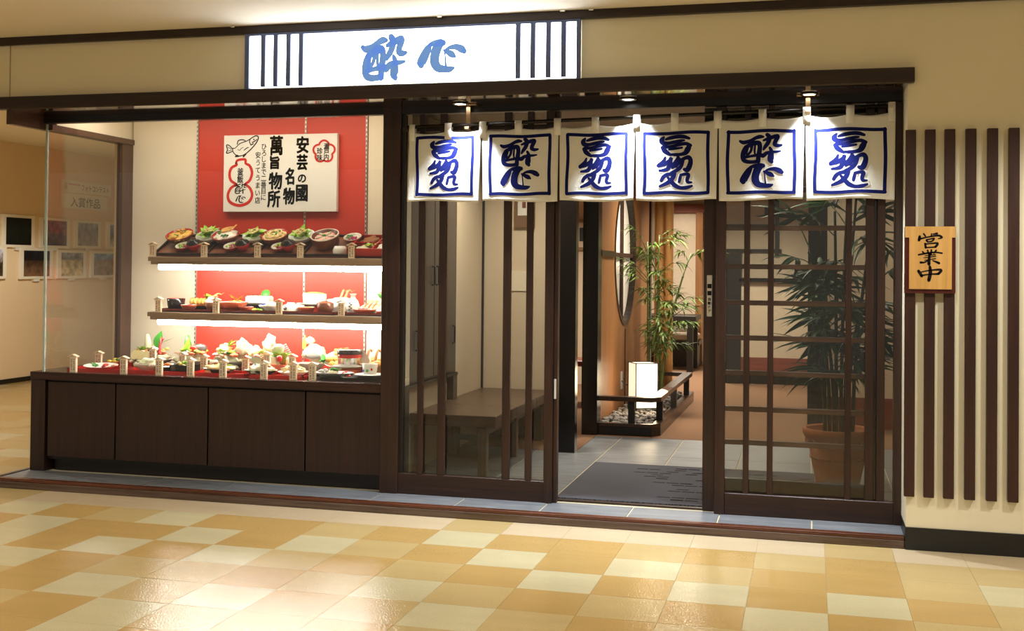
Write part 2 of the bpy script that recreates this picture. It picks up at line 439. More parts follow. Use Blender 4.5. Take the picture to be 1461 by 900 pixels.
YOI = [[(258, 190, 26), (300, 208, 40), (380, 190, 36), (450, 152, 36), (500, 138, 40), (540, 140, 24)],
       [(330, 270, 45), (303, 320, 46), (293, 380, 48), (305, 430, 45), (350, 452, 40), (420, 455, 36), (480, 445, 40)],
       [(400, 225, 46), (480, 215, 48), (500, 260, 46), (492, 340, 48), (482, 400, 46), (482, 448, 44)],
       [(330, 270, 45), (370, 245, 40), (420, 226, 38), (490, 216, 40)],
       [(420, 195, 28), (402, 260, 30), (388, 320, 26), (335, 385, 26)],
       [(442, 240, 20), (436, 310, 22), (440, 352, 18)],
       [(310, 398, 30), (380, 384, 26), (450, 372, 32), (480, 366, 30)],
       [(350, 280, 26), (332, 350, 26)],
       [(590, 115, 40), (618, 150, 44), (600, 215, 44), (565, 265, 38), (545, 300, 22)],
       [(545, 185, 22), (600, 165, 36), (680, 140, 42), (718, 140, 42), (690, 200, 44), (682, 240, 40), (720, 256, 36), (765, 250, 22)],
       [(508, 362, 36), (540, 378, 44), (580, 348, 38), (640, 335, 30), (700, 332, 26), (750, 325, 16)],
       [(622, 280, 26), (640, 320, 40), (635, 380, 58), (632, 430, 60), (645, 458, 36)]]
KOKORO = [[(402, 510, 26), (370, 560, 58), (330, 630, 72), (300, 688, 72), (300, 706, 50)],
          [(385, 520, 25), (430, 508, 40), (500, 502, 52), (540, 505, 44)],
          [(520, 505, 50), (475, 550, 74), (450, 620, 74), (450, 690, 74), (485, 738, 62), (560, 755, 48), (620, 755, 42), (655, 745, 20)],
          [(572, 738, 18), (566, 680, 14), (560, 620, 12), (553, 585, 12)],
          [(548, 575, 18), (600, 600, 42), (640, 620, 46), (670, 638, 20)],
          [(560, 575, 16), (610, 552, 28), (680, 548, 42), (738, 570, 54), (768, 590, 40)]]
UMAMONO = [[(345, 128, 26), (322, 165, 58), (335, 200, 50), (400, 206, 38), (480, 190, 38), (560, 174, 34), (600, 170, 22)],
           [(372, 155, 26), (430, 137, 40), (520, 122, 42), (600, 125, 42), (662, 146, 30)],
           [(332, 262, 42), (358, 302, 52), (400, 335, 42), (430, 355, 28)],
           [(342, 250, 34), (430, 250, 36), (530, 225, 38), (620, 212, 38), (680, 236, 36)],
           [(668, 238, 46), (645, 285, 62), (618, 328, 52), (560, 348, 36), (480, 352, 36)],
           [(412, 286, 22), (480, 276, 28), (572, 263, 24)], [(425, 352, 28), (500, 348, 32)],
           [(365, 388, 24), (342, 440, 42), (284, 490, 46)], [(284, 490, 38), (360, 472, 42), (430, 422, 42), (450, 402, 22)],
           [(432, 402, 38), (425, 470, 46), (402, 525, 46), (370, 545, 40), (295, 555, 24)],
           [(400, 515, 36), (470, 472, 38), (518, 405, 36), (525, 362, 24)],
           [(500, 500, 36), (545, 440, 42), (600, 402, 38), (655, 388, 48), (682, 430, 48), (668, 500, 56), (640, 545, 56), (605, 540, 36)],
           [(592, 420, 30), (562, 500, 42), (512, 550, 42), (440, 585, 32)], [(535, 402, 36), (500, 480, 40), (455, 520, 26)],
           [(470, 602, 42), (400, 602, 38), (348, 632, 42), (318, 680, 36)], [(480, 592, 46), (460, 650, 48), (400, 710, 46), (300, 755, 28)],
           [(400, 642, 26), (440, 690, 42), (490, 745, 48), (560, 775, 38), (640, 770, 40), (698, 750, 24)],
           [(560, 612, 28), (550, 660, 34), (542, 698, 30)], [(560, 612, 32), (620, 600, 34), (655, 612, 42), (640, 670, 38), (650, 702, 34), (694, 705, 20)]]
EIGYO = [[(198, 160, 34), (190, 205, 36)], [(250, 125, 22), (272, 155, 20)], [(350, 125, 18), (345, 158, 16)],
         [(200, 190, 26), (300, 166, 18), (430, 145, 28), (482, 170, 26), (435, 186, 12)], [(368, 128, 16), (420, 118, 26)],
         [(285, 205, 26), (300, 228, 20)], [(288, 200, 20), (335, 190, 18), (382, 184, 24), (352, 220, 20), (300, 226, 16)],
         [(268, 250, 26), (276, 300, 30)], [(270, 256, 20), (340, 247, 18), (428, 245, 28), (400, 290, 30)], [(290, 300, 18), (400, 292, 20)],
         [(185, 392, 22), (300, 370, 24), (400, 360, 20), (482, 370, 22)], [(300, 335, 22), (312, 380, 18)], [(348, 330, 22), (345, 385, 18)],
         [(235, 352, 20), (265, 378, 16)], [(408, 335, 22), (380, 372, 16)], [(250, 432, 10), (402, 410, 16)], [(262, 462, 10), (402, 440, 14)],
         [(268, 405, 12), (400, 388, 14)],
         [(326, 380, 30), (320, 440, 36), (318, 510, 42)], [(300, 468, 18), (255, 490, 22), (212, 490, 30)], [(365, 465, 14), (410, 482, 26), (446, 497, 32)],
         [(185, 600, 38), (226, 662, 40)], [(222, 612, 16), (330, 590, 18), (472, 582, 32), (440, 632, 34)], [(235, 655, 22), (330, 640, 18), (440, 634, 28)],
         [(330, 545, 34), (336, 620, 48), (318, 715, 44)]]

def text_mesh(body, size, offset=0.0):
    cu = bpy.data.curves.new('lettering', 'FONT'); cu.body = body; cu.size = size; cu.offset = offset; cu.resolution_u = 3
    ob = bpy.data.objects.new('lettering', cu); COL.objects.link(ob)
    dg = bpy.context.evaluated_depsgraph_get()
    me = bpy.data.meshes.new_from_object(ob.evaluated_get(dg))
    bpy.data.objects.remove(ob); bpy.data.curves.remove(cu)
    vs_ = [tuple(v.co) for v in me.vertices]; fs = [tuple(p.vertices) for p in me.polygons]
    bpy.data.meshes.remove(me)
    return vs_, fs
def text_col(mb, body, cx, ztop, size, step, fn, offset=0.0, mat=0, wx=1.0, wz=1.0):
    """vertical column of characters; fn maps (x, z) to 3-D; cx centre, ztop top of the first character"""
    z = ztop
    for ch in body:
        if ch != ' ':
            vs_, fs = text_mesh(ch, size)
            if vs_:
                xs = [v[0] for v in vs_]; mx = (min(xs) + max(xs)) / 2
                for q in range(8 if offset > 0 else 1):      # heavier brush: the outline laid down around itself
                    ax, az = offset * math.cos(q * math.pi / 4), offset * math.sin(q * math.pi / 4)
                    mb.add([fn(cx + (v[0] - mx) * wx + ax, z - size * 0.86 * wz + v[1] * wz + az) for v in vs_], fs, mat)
        z -= step
    return mb
def text_row(mb, body, x, z, size, fn, offset=0.0, mat=0, wx=1.0, slant=0.0):
    vs_, fs = text_mesh(body, size)
    mb.add([fn(x + v[0] * wx, z + v[1] + slant * v[0]) for v in vs_], fs, mat)
    return mb

# ================================================================== SETTING
ZD = 0.055      # height of the entrance deck and the restaurant floor
YF = 0.44       # plane of the shop front
XR = 0.485      # right side of the shop opening
ZS = 2.385      # underside of the header beam

# ---- corridor floor: vinyl tiles laid on a slab
TILE = 0.333
TX0, TY0 = -1.9155, -0.2069        # joint between column -1 | 0 and row -1 | 0
fl = empty('floor'); struct(fl, 'glossy corridor floor of pale and orange beige vinyl tiles')
MB().box(-14, 6, -9.0, 13.0, -0.06, -0.006).build('slab', 'grout', fl)
known = {}
def setrow(r, c0, s_):
    for i, ch in enumerate(s_): known[(c0 + i, r)] = ch
setrow(-1, -8, 'ccccccccocccccoccoo'.replace('o', 't'))
setrow(0, -8, 'totpoopooopoottotopt')
for (c, r), ch in {(0, 0): 'p', (1, 0): 'o', (2, 0): 'o', (3, 0): 't', (4, 0): 'o', (5, 0): 't', (6, 0): 'o', (7, 0): 't', (-1, 0): 'o', (-2, 0): 't',
                   (-3, 0): 'o', (-4, 0): 'o', (-5, 0): 'p', (-6, 0): 't', (-7, 0): 'o', (-8, 0): 'p', (-9, 0): 't',
                   (0, 1): 'o', (1, 1): 'p', (2, 1): 'o', (3, 1): 'p', (4, 1): 't', (5, 1): 'o', (6, 1): 'o', (7, 1): 't', (8, 1): 'p', (-1, 1): 't', (-2, 1): 'p',
                   (-3, 1): 'o', (-4, 1): 'p', (-5, 1): 'o', (-6, 1): 'o', (-7, 1): 'p', (-8, 1): 'o',
                   (-3, 2): 'p', (-4, 2): 'o', (-5, 2): 'p', (-6, 2): 'o', (-7, 2): 'p', (-2, 2): 't', (-1, 2): 'o', (0, 2): 't', (1, 2): 'o', (2, 2): 'p', (3, 2): 'o',
                   (4, 2): 'p', (5, 2): 'o', (6, 2): 'p', (7, 2): 'o', (8, 2): 't',
                   (-5, 3): 'o', (-4, 3): 't', (-6, 3): 'p', (-3, 3): 't', (-2, 3): 'o', (-1, 3): 't', (0, 3): 'p', (1, 3): 't', (2, 3): 'o', (3, 3): 't', (4, 3): 'o', (5, 3): 'p', (6, 3): 'o', (7, 3): 't',
                   (-5, 4): 'o', (-4, 4): 'p', (-3, 4): 't', (1, 4): 'p', (2, 4): 't', (3, 4): 'o', (4, 4): 't', (0, 4): 't', (-1, 4): 'o', (-2, 4): 'p',
                   (-4, 5): 'o', (-3, 5): 'p', (-2, 5): 't', (1, 5): 't', (2, 5): 'o'}.items():
    known[(c, r)] = ch
CM = {'p': 'vinyl_pale', 't': 'vinyl_tan', 'o': 'vinyl_orange', 'c': 'vinyl_cream'}
tmesh = {}
for ch, mm in CM.items():
    t = MB().box(0.0006, TILE - 0.0006, -TILE + 0.0006, -0.0006, -0.0055, 0.0)
    me = bpy.data.meshes.new('tile'); me.from_pydata(t.v, [], t.f); me.materials.append(MATS[mm]); tmesh[ch] = me
far = {ch: MB() for ch in CM}
cells = []
for r in range(-40, 27):
    for c in range(-37, 24):
        x, y = TX0 + c * TILE, TY0 - r * TILE
        if y > 0.10 + TILE and x > -5.2: continue
        ch = known.get((c, r)) or rnd.choice('pttoo')
        # distance along the view and rough visibility decide which tiles are single pieces
        v = Vector((x + TILE / 2, y - TILE / 2, 0)) - EYE
        d = v.dot(fw); u = v.dot(rt) / d if d > 0.1 else 9; q = v.dot(dn) / d if d > 0.1 else 9
        vis = d > 0.5 and -0.44 < u < 0.47 and q < 0.345 and not (y > 0.12 and x > -5.2)
        cells.append((d if vis else 99 + abs(d), c, r, x, y, ch))
cells.sort()
for i, (d, c, r, x, y, ch) in enumerate(cells):
    if i < 300 and d < 99:
        o = bpy.data.objects.new('tile', tmesh[ch]); COL.objects.link(o); o.location = (x, y, 0); o.parent = fl
    else:
        far[ch].box(x + 0.0006, x + TILE - 0.0006, y - TILE + 0.0006, y - 0.0006, -0.0055, 0)
ff = MB()
for i, ch in enumerate('ptoc'): ff.add(far[ch].v, far[ch].f, i)
tag(ff.build('tile_field', [CM[c] for c in 'ptoc'], fl), kind='stuff')

# ---- corridor ceiling and walls
struct(bx('ceiling', 'ceiling_paint', (-14, 6, -9, 13, 2.845, 2.95)), 'cream painted corridor ceiling above the shop front')
wf = empty('wall_front', (0, 0.09, 2.44)); struct(wf, 'cream fascia wall above the dark header beam')
bx('fascia_core', 'cream_panel', (-6.4, XR, 0.10, 0.40, 2.43, 2.845), wf)
for x0, x1 in ((-6.3, -4.906), (-4.894, -3.252), (-1.222, XR)):
    bx('panel', 'cream_wall', (x0, x1, 0.09, 0.10, 2.46, 2.80), wf)
struct(bx('trim_1', 'beam_h', (-6.4, 2.1, 0.062, 0.10, 2.795, 2.845), c=0.003), 'thin dark brown trim along the top of the fascia wall')
struct(bx('trim_2', 'beam_h', (-6.4, 0.515, 0.045, 0.10, 2.388, 2.466), c=0.004), 'long dark brown header beam over the display case and entrance')
sof = struct(bx('trim_3', 'soffit_wood', (-4.88, 0.50, 0.047, 0.414, 2.3835, 2.3880)), 'glossy dark soffit under the header beam')
struct(bx('trim_4', 'case_brown', (-4.93, -4.885, 0.10, 1.5, 2.30, 2.43)), 'brown side fascia above the left end of the display case')
bx('wall_case_top', 'cream_panel', (-4.93, XR, 0.47, 0.52, 2.385, 2.845)); struct(bpy.data.objects['wall_case_top'], 'plain wall strip above the shop front glass')

wr = empty('wall_right', (1.2, 0.2, 0)); struct(wr, 'cream wall with dark vertical slats beside the entrance')
bx('wall_body', 'cream_wall', (XR, 2.1, 0.09, 0.42, 0.0, 2.845), wr)
for x0 in (0.473, 0.567, 0.661, 0.761, 0.863, 0.963):
    bx('slat', 'slat_wood', (x0, x0 + 0.050, 0.056, 0.09, 0.275, 2.146), wr, c=0.002)
struct(bx('baseboard_right', 'black_base', (XR - 0.004, 2.1, 0.082, 0.43, 0.0, 0.115), c=0.002), 'black baseboard under the slatted cream wall')

wl = bx('wall_left', 'hall_wall', (-9.25, -9.1, -2.0, 13.0, 0.0, 2.845)); struct(wl, 'plain warm cream hall wall hung with framed photographs')
struct(bx('baseboard_left', 'black_base', (-9.1, -9.085, -2.0, 13.0, 0.0, 0.055)), 'thin black baseboard along the hall wall')
struct(bx('wall_hall_end', 'hall_wall', (-9.25, -5.5, 12.6, 12.8, 0, 2.845)), 'far end wall of the side hall')
struct(bx('wall_hall_side', 'hall_wall', (-5.05, -4.9, 1.5, 12.8, 0, 2.845)), 'side wall of the restaurant facing the hall')

# ---- entrance deck: slate tiles behind a wooden curb
dk = empty('floor_entrance'); struct(dk, 'slate tile entrance deck with pale joints')
bx('deck_base', 'grout', (-4.98, XR, 0.14, 0.60, 0.0, ZD - 0.004), dk)
bx('deck_base', 'grout', (-2.56, 0.98, 0.60, 3.24, 0.0, ZD - 0.004), dk)
JX = [-2.98, -2.48, -1.96, -1.46, -0.965, -0.475, 0.02, 0.51, 0.96]
xs = [-4.98, -4.48, -3.98, -3.48] + JX[:-2] + [XR]
for i in range(len(xs) - 1):
    bx('slate_tile', 'slate', (xs[i] + 0.004, xs[i + 1] - 0.004, 0.152, 0.45, 0.03, ZD), dk, c=0.0015)
for i in range(1, len(JX) - 1):
    x0 = JX[i] if i > 1 else JX[i]
    for y0, y1 in ((0.556, 1.40), (1.40, 2.32), (2.32, 3.235)):
        if i == 1 or True:
            lo = -2.562 if i == 1 else x0
            bx('slate_tile', 'slate', (lo + 0.004, JX[i + 1] - 0.004, y0 + 0.003, y1 - 0.003, 0.03, ZD), dk, c=0.0015)
cb = empty('trim_5', (-2.2, 0.12, 0)); struct(cb, 'reddish brown wooden curb along the front of the deck')
bx('nosing', 'curb_wood', (-4.98, XR - 0.005, 0.102, 0.150, 0.040, 0.060), cb, c=0.003)
bx('riser', 'curb_riser', (-4.98, XR - 0.005, 0.094, 0.140, 0.0, 0.041), cb, c=0.003)
struct(bx('trim_6', 'cab_v', (-5.02, -4.98, 0.098, 0.62, 0.0, 0.058), c=0.004), 'short dark curb return at the left end of the deck')

# ---- main frame of the shop front
struct(bx('trim_7', 'wood_v', (-2.500, -2.385, 0.405, 0.50, ZD, 2.386), c=0.003), 'tall brown post between the display case and the glass screen')
struct(bx('trim_8', 'black_wood', (-4.92, XR, 0.415, 0.47, 2.343, 2.388), c=0.002), 'black head rail across the top of the shop front')
struct(bx('trim_9', 'wood_v', (0.445, 0.484, 0.40, 0.50, ZD, 2.34), c=0.003), 'dark right jamb of the entrance')
struct(bx('trim_10', 'black_lacquer', (-0.58, 0.445, 0.475, 0.56, 2.06, 2.34)), 'black transom box over the sliding door')
struct(bx('trim_11', 'cab_v', (-1.43, -0.58, 0.50, 0.545, ZD, ZD + 0.006)), 'floor track of the sliding entrance door')

# fixed glass screen left of the opening
w1 = empty('window_1', (-1.9, YF, ZD)); struct(w1, 'fixed glass screen with slim brown mullions beside the bench')
bx('bottom_rail', 'wood_h', (-2.385, -1.487, 0.415, 0.465, ZD, 0.178), w1, c=0.002)
bx('stile', 'wood_v', (-1.487, -1.436, 0.405, 0.475, ZD, 2.338), w1, c=0.002)
bx('stile', 'wood_v', (-1.436, -1.412, 0.425, 0.475, ZD, 2.338), w1, c=0.002)
bx('stile', 'black_wood', (-2.385, -2.362, 0.425, 0.465, 0.178, 2.338), w1)
for x0, x1 in ((-2.268, -2.234), (-2.140, -2.096), (-1.742, -1.696), (-1.602, -1.564)):
    bx('mullion', 'wood_v', (x0, x1, 0.415, 0.440, 0.178, 2.338), w1, c=0.002)
bx('top_rail', 'wood_h', (-2.385, -1.436, 0.42, 0.46, 2.235, 2.262), w1, c=0.002)
bx('pane', 'smoked_glass', (-2.362, -1.487, 0.444, 0.452, 0.178, 2.338), w1)
bx('pull_plate', 'white_plastic', (-1.430, -1.418, 0.418, 0.4255, 0.66, 0.775), w1, c=0.001)

# sliding door (behind) with horizontal bars
d1 = empty('door_1', (-0.1, 0.50, ZD)); struct(d1, 'brown sliding door with horizontal bars pushed behind the lattice')
bx('stile', 'wood_v', (-0.580, -0.512, 0.478, 0.515, ZD, 2.06), d1, c=0.003)
bx('stile', 'wood_v', (0.300, 0.362, 0.478, 0.515, ZD, 2.06), d1, c=0.003)
bx('bottom_rail', 'wood_h', (-0.512, 0.300, 0.480, 0.513, ZD, 0.246), d1, c=0.003)
for z in (1.658, 1.44, 1.236, 1.038, 0.840, 0.638, 0.450, 1.87):
    bx('bar', 'bar_wood', (-0.512, 0.300, 0.480, 0.512, z - 0.014, z + 0.014), d1, c=0.002)
bx('pane', 'pane_glass', (-0.512, 0.300, 0.494, 0.500, 0.246, 2.06), d1)
pl = bx('touch_plate', 'metal_strip', (-0.561, -0.530, 0.466, 0.478, 1.155, 1.390), d1, c=0.003)
pm = MB()
pf = lambda x, z: (x, 0.4655, z)
pm.box(-0.557, -0.534, 0.4645, 0.4662, 1.315, 1.34); pm.box(-0.557, -0.534, 0.4645, 0.4662, 1.275, 1.30)
text_col(pm, '自動ドア', -0.5455, 1.262, 0.019, 0.022, pf, 0.0006)
pm.build('lettering', 'black_ink', pl)

# fixed lattice screen in front, right of the opening
w2 = empty('window_2', (0.0, YF, ZD)); struct(w2, 'fixed brown lattice screen of vertical bars at right of the entrance')
bx('stile', 'wood_v', (-0.508, -0.452, 0.402, 0.445, ZD, 2.338), w2, c=0.003)
bx('bottom_rail', 'wood_h', (-0.452, 0.445, 0.405, 0.443, ZD, 0.176), w2, c=0.003)
for x0, x1 in ((-0.352, -0.320), (-0.222, -0.190), (0.192, 0.224)):
    bx('mullion', 'wood_v', (x0, x1, 0.408, 0.435, 0.176, 2.338), w2, c=0.002)
bx('stile', 'wood_v', (0.296, 0.340, 0.410, 0.440, 0.176, 2.338), w2, c=0.002)
bx('stile', 'wood_v', (0.356, 0.398, 0.410, 0.440, 0.176, 2.338), w2, c=0.002)
bx('pane', 'smoked_glass', (-0.452, 0.445, 0.444, 0.450, 0.176, 2.338), w2)

# ---- restaurant interior shell
struct(bx('floor_carpet', 'carpet', (-4.9, 4.0, 3.24, 12.5, 0.0, ZD)), 'brown carpet of the restaurant floor')
struct(bx('floor_carpet_side', 'carpet', (-4.9, -1.672, 2.36, 3.24, 0.0, ZD + 0.003)), 'brown carpet strip left of the slate entrance')
struct(MB().box(-4.9, 4.0, 1.5, 12.5, 2.46, 2.55).box(-2.49, 4.0, 0.53, 1.5, 2.46, 2.55).build('ceiling_restaurant', 'room_ceiling'), 'dark wooden restaurant ceiling')
struct(bx('wall_vestibule', 'room_wall', (-2.595, -2.562, 0.96, 3.0, 0.0, 2.46)), 'cream vestibule wall behind the bench and lockers')
wb = struct(bx('wall_waiting', 'room_wall', (-2.562, -1.82, 2.90, 3.0, 0.0, 2.46)), 'cream back wall of the waiting corner')
struct(bx('trim_12', 'black_wood', (-2.562, -2.545, 2.885, 2.90, ZD, 2.46)), 'thin dark corner strip behind the bench')
p13 = struct(bx('trim_13', 'black_lacquer', (-1.808, -1.668, 2.28, 2.37, ZD, 2.46)), 'wide black post at the end of the waiting corner')
struct(bx('baseboard_waiting', 'black_base', (-2.56, -1.808, 2.884, 2.90, ZD, 0.16)), 'black baseboard behind the bench')
struct(bx('trim_14', 'red_panel_wood', (-2.56, -1.808, 2.888, 2.90, 0.16, 0.42)), 'reddish wood dado behind the bench')
struct(bx('wall_back', 'room_wall', (-4.9, 4.0, 10.9, 11.0, 0.0, 2.46)), 'far back wall of the restaurant')
struct(bx('wall_dining', 'room_wall', (-4.9, -1.95, 7.4, 7.5, 0.0, 2.46)), 'cream dining room wall with a framed picture')
struct(bx('wall_side', 'room_wall', (0.98, 1.07, 0.56, 4.6, 0.0, 2.46)), 'cream side wall behind the potted palm')
struct(bx('baseboard_side', 'black_base', (0.965, 0.98, 0.56, 4.42, ZD, 0.20)), 'black baseboard of the palm side wall')
wn = struct(bx('wall_niche', 'room_wall', (0.15, 0.98, 4.44, 4.54, 0.0, 2.46)), 'cream niche wall behind the potted palm')
struct(bx('trim_15', 'red_panel_wood', (0.15, 0.965, 4.425, 4.44, ZD, 0.32)), 'reddish wood dado behind the potted palm')
struct(bx('trim_16', 'black_lacquer', (-0.010, 0.150, 4.28, 4.54, ZD, 2.46)), 'square black column behind the potted palm')
# half-height counter partition with boards, right rear
hp = empty('wall_partition', (0.5, 8.3, ZD)); struct(hp, 'half height cream partition with reddish dado at the rear')
bx('plinth', 'black_base', (-1.02, 3.9, 8.19, 8.4, ZD, 0.16), hp)
bx('dado', 'red_panel_wood', (-1.0, 3.9, 8.20, 8.4, 0.16, 0.372), hp)
bx('panel', 'room_wall', (-0.79, 3.9, 8.21, 8.4, 0.372, 1.28), hp)
bx('cap', 'black_lacquer', (-0.82, 3.9, 8.15, 8.45, 1.28, 1.325), hp, c=0.004)
bx('end_post', 'black_wood', (-0.975, -0.79, 8.15, 8.42, ZD, 1.62), hp)
bx('screen_wall', 'room_wall', (-1.0, 3.9, 8.55, 8.62, 1.20, 2.46), hp)
bx('rail', 'black_wood', (-1.0, -0.33, 8.52, 8.55, 1.945, 1.985), hp)
bx('rail', 'black_wood', (-1.0, -0.33, 8.52, 8.55, 1.64, 1.68), hp)
bx('post', 'black_wood', (-0.41, -0.36, 8.50, 8.55, 1.60, 2.46), hp)
# rear shoji niche seen through the opening
w4 = empty('window_4', (-1.75, 10.8, ZD)); struct(w4, 'tall paper screen with reddish brown surround at the rear')
bx('frame', 'red_panel_wood', (-2.06, -1.40, 10.80, 10.9, 2.24, 2.36), w4)
bx('frame', 'amber_wall', (-1.58, -1.48, 10.80, 10.9, 0.10, 2.24), w4)
bx('frame', 'red_frame', (-2.06, -2.00, 10.70, 10.9, 0.10, 2.24), w4)
bx('pane', 'shoji_paper', (-2.0, -1.58, 10.84, 10.88, 0.5, 2.24), w4)
# amber partition with a round window
wp = empty('wall_round', (-1.74, 4.8, ZD)); struct(wp, 'amber wood partition with a large round window')
YC, ZC, RI, RO = 4.86, 1.55, 0.635, 0.70
pw = MB(); n = 48
ring = [(YC + RI * math.cos(2 * math.pi * k / n), ZC + RI * math.sin(2 * math.pi * k / n)) for k in range(n)]
def to_rect(y, z):
    dy, dz = y - YC, z - ZC
    y0, y1, z0, z1 = 3.42, 6.55, ZD, 2.46
    t = min((y1 - YC) / dy if dy > 1e-9 else ((y0 - YC) / dy if dy < -1e-9 else 1e9), (z1 - ZC) / dz if dz > 1e-9 else ((z0 - ZC) / dz if dz < -1e-9 else 1e9))
    return YC + dy * t, ZC + dz * t
angs = sorted(set([2 * math.pi * k / n for k in range(n)] + [math.atan2(z - ZC, y - YC) % (2 * math.pi) for y in (3.42, 6.55) for z in (ZD, 2.46)]))
inn = [(YC + RI * math.cos(a), ZC + RI * math.sin(a)) for a in angs]; out_ = [to_rect(*p) for p in inn]; N = len(angs)
for X_, flip in ((-1.69, False), (-1.79, True)):
    fs = []
    for k in range(N):
        k2 = (k + 1) % N; q = (k, k2, N + k2, N + k); fs.append(q if flip else q[::-1])
    pw.add([(X_, y, z) for y, z in inn] + [(X_, y, z) for y, z in out_], fs)
pw.add([(-1.69, y, z) for y, z in inn] + [(-1.79, y, z) for y, z in inn], [(k, (k + 1) % N, N + (k + 1) % N, N + k) for k in range(N)])
pw.build('panel', 'amber_wall', wp, fix=True)
bx('post', 'black_lacquer', (-1.80, -1.672, 3.25, 3.42, ZD, 2.46), wp)
bx('post', 'black_lacquer', (-1.80, -1.672, 6.55, 6.66, ZD, 2.46), wp)
bx('rail', 'rail_wood', (-1.69, -1.668, 3.42, YC - RO, 1.525, 1.575), wp)
bx('rail', 'rail_wood', (-1.69, -1.668, YC + RO, 6.55, 1.525, 1.575), wp)
bx('joint', 'black_wood', (-1.691, -1.684, YC - 0.012, YC + 0.012, ZD, ZC - RO), wp)
bx('socket_plate', 'white_plastic', (-1.69, -1.682, 4.60, 4.68, 0.30, 0.46), wp)
w3 = empty('window_3', (-1.74, YC, ZC - RI)); struct(w3, 'round window with white paper and brown crossbars')
rf = MB()
for k in range(n):
    a0, a1 = 2 * math.pi * k / n, 2 * math.pi * (k + 1) / n
    q = []
    for a in (a0, a1):
        for r_, xx in ((RI - 0.006, -1.682), (RO - 0.03, -1.682), (RO - 0.03, -1.69), (RI - 0.006, -1.76)):
            q.append((xx, YC + r_ * math.cos(a), ZC + r_ * math.sin(a)))
    rf.add(q, [(0, 1, 5, 4), (1, 2, 6, 5), (3, 0, 4, 7)])
rf.build('frame', 'round_frame', w3, fix=True)
MB().add([(-1.742, YC, ZC)] + [(-1.742, y, z) for y, z in ring], [(0, 1 + k, 1 + (k + 1) % n) for k in range(n)]).build('pane', 'round_paper', w3)
bx('mullion', 'slat_wood', (-1.745, -1.715, YC - 0.035, YC + 0.035, ZC - RI + 0.02, ZC + RI - 0.02), w3)
bx('mullion', 'slat_wood', (-1.745, -1.705, YC - RI + 0.02, YC + RI - 0.02, ZC - 0.02, ZC + 0.02), w3)

# ================================================================== DISPLAY CASE
dc = empty('display_counter', (-3.73, 0.44, ZD))
tag(dc, 'long dark wooden counter with four doors under the food display', 'counter')
MB().box(-4.960, -2.502, 0.418, 0.95, 0.655, 0.705).box(-4.960, -2.602, 0.95, 1.44, 0.655, 0.705).build('counter_top', 'counter_gloss', dc)
bx('side_panel', 'cab_v', (-4.960, -4.852, 0.425, 1.44, ZD, 0.655), dc, c=0.003)
bx('carcass', 'black_wood', (-4.852, -2.502, 0.465, 0.95, 0.13, 0.655), dc)
bx('plinth', 'black_wood', (-4.82, -2.502, 0.50, 0.95, ZD, 0.13), dc)
for x0, x1 in ((-4.842, -4.340), (-4.332, -3.676), (-3.668, -3.008), (-3.000, -2.506)):
    bx('door', 'cab_v', (x0 + 0.001, x1 - 0.001, 0.442, 0.463, 0.150, 0.642), dc, c=0.002)
gc = empty('display_case', (-3.7, 0.9, 0.705)); tag(gc, 'tall glass food display case above the dark counter', 'display case')
bx('front_pane', 'pane_glass', (-4.868, -2.502, 0.436, 0.444, 0.705, 2.338), gc)
bx('side_pane', 'pane_glass', (-4.876, -4.868, 0.436, 1.28, 0.705, 2.338), gc)
bx('glass_edge', 'glass_edge', (-4.880, -4.866, 0.432, 0.446, 0.705, 2.338), gc)
bx('top_rail', 'case_brown', (-4.90, -4.835, 0.44, 1.44, 2.30, 2.338), gc)
bx('corner_post', 'case_brown', (-4.890, -4.845, 1.28, 1.44, 0.705, 2.338), gc)
bx('back_panel', 'case_cream', (-4.845, -4.312, 1.42, 1.45, 0.705, 2.56), gc)
bx('back_panel', 'case_red', (-4.306, -2.992, 1.42, 1.45, 0.705, 2.56), gc)
bx('back_panel', 'case_cream', (-2.986, -2.602, 1.42, 1.45, 0.705, 2.56), gc)
MB().box(-2.506, -2.50, 0.50, 0.95, 0.705, 2.56).box(-2.602, -2.50, 0.944, 0.95, 0.705, 2.56).box(-2.606, -2.60, 0.95, 1.45, 0.705, 2.56).build('side_wall', 'case_cream', gc)
bx('ceiling_panel', 'ceiling_paint', (-4.875, -2.60, 0.52, 1.45, 2.56, 2.575), gc)
bx('lamp_panel', 'case_lamp', (-4.70, -2.66, 0.62, 1.00, 2.545, 2.558), gc)
bx('side_panel', 'case_cream', (-4.875, -4.86, 0.52, 1.45, 2.338, 2.56), gc)
for x0 in (-4.316, -3.462, -3.0):
    st = MB().box(x0 - 0.004, x0 + 0.008, 1.412, 1.42, 0.705, 2.55)
    so = st.build('shelf_standard', 'metal_strip', gc)
    sl = MB(); z = 0.72
    while z < 2.53: sl.box(x0 - 0.001, x0 + 0.005, 1.4105, 1.4125, z, z + 0.016); z += 0.032
    sl.build('slots', 'slot_dark', so)
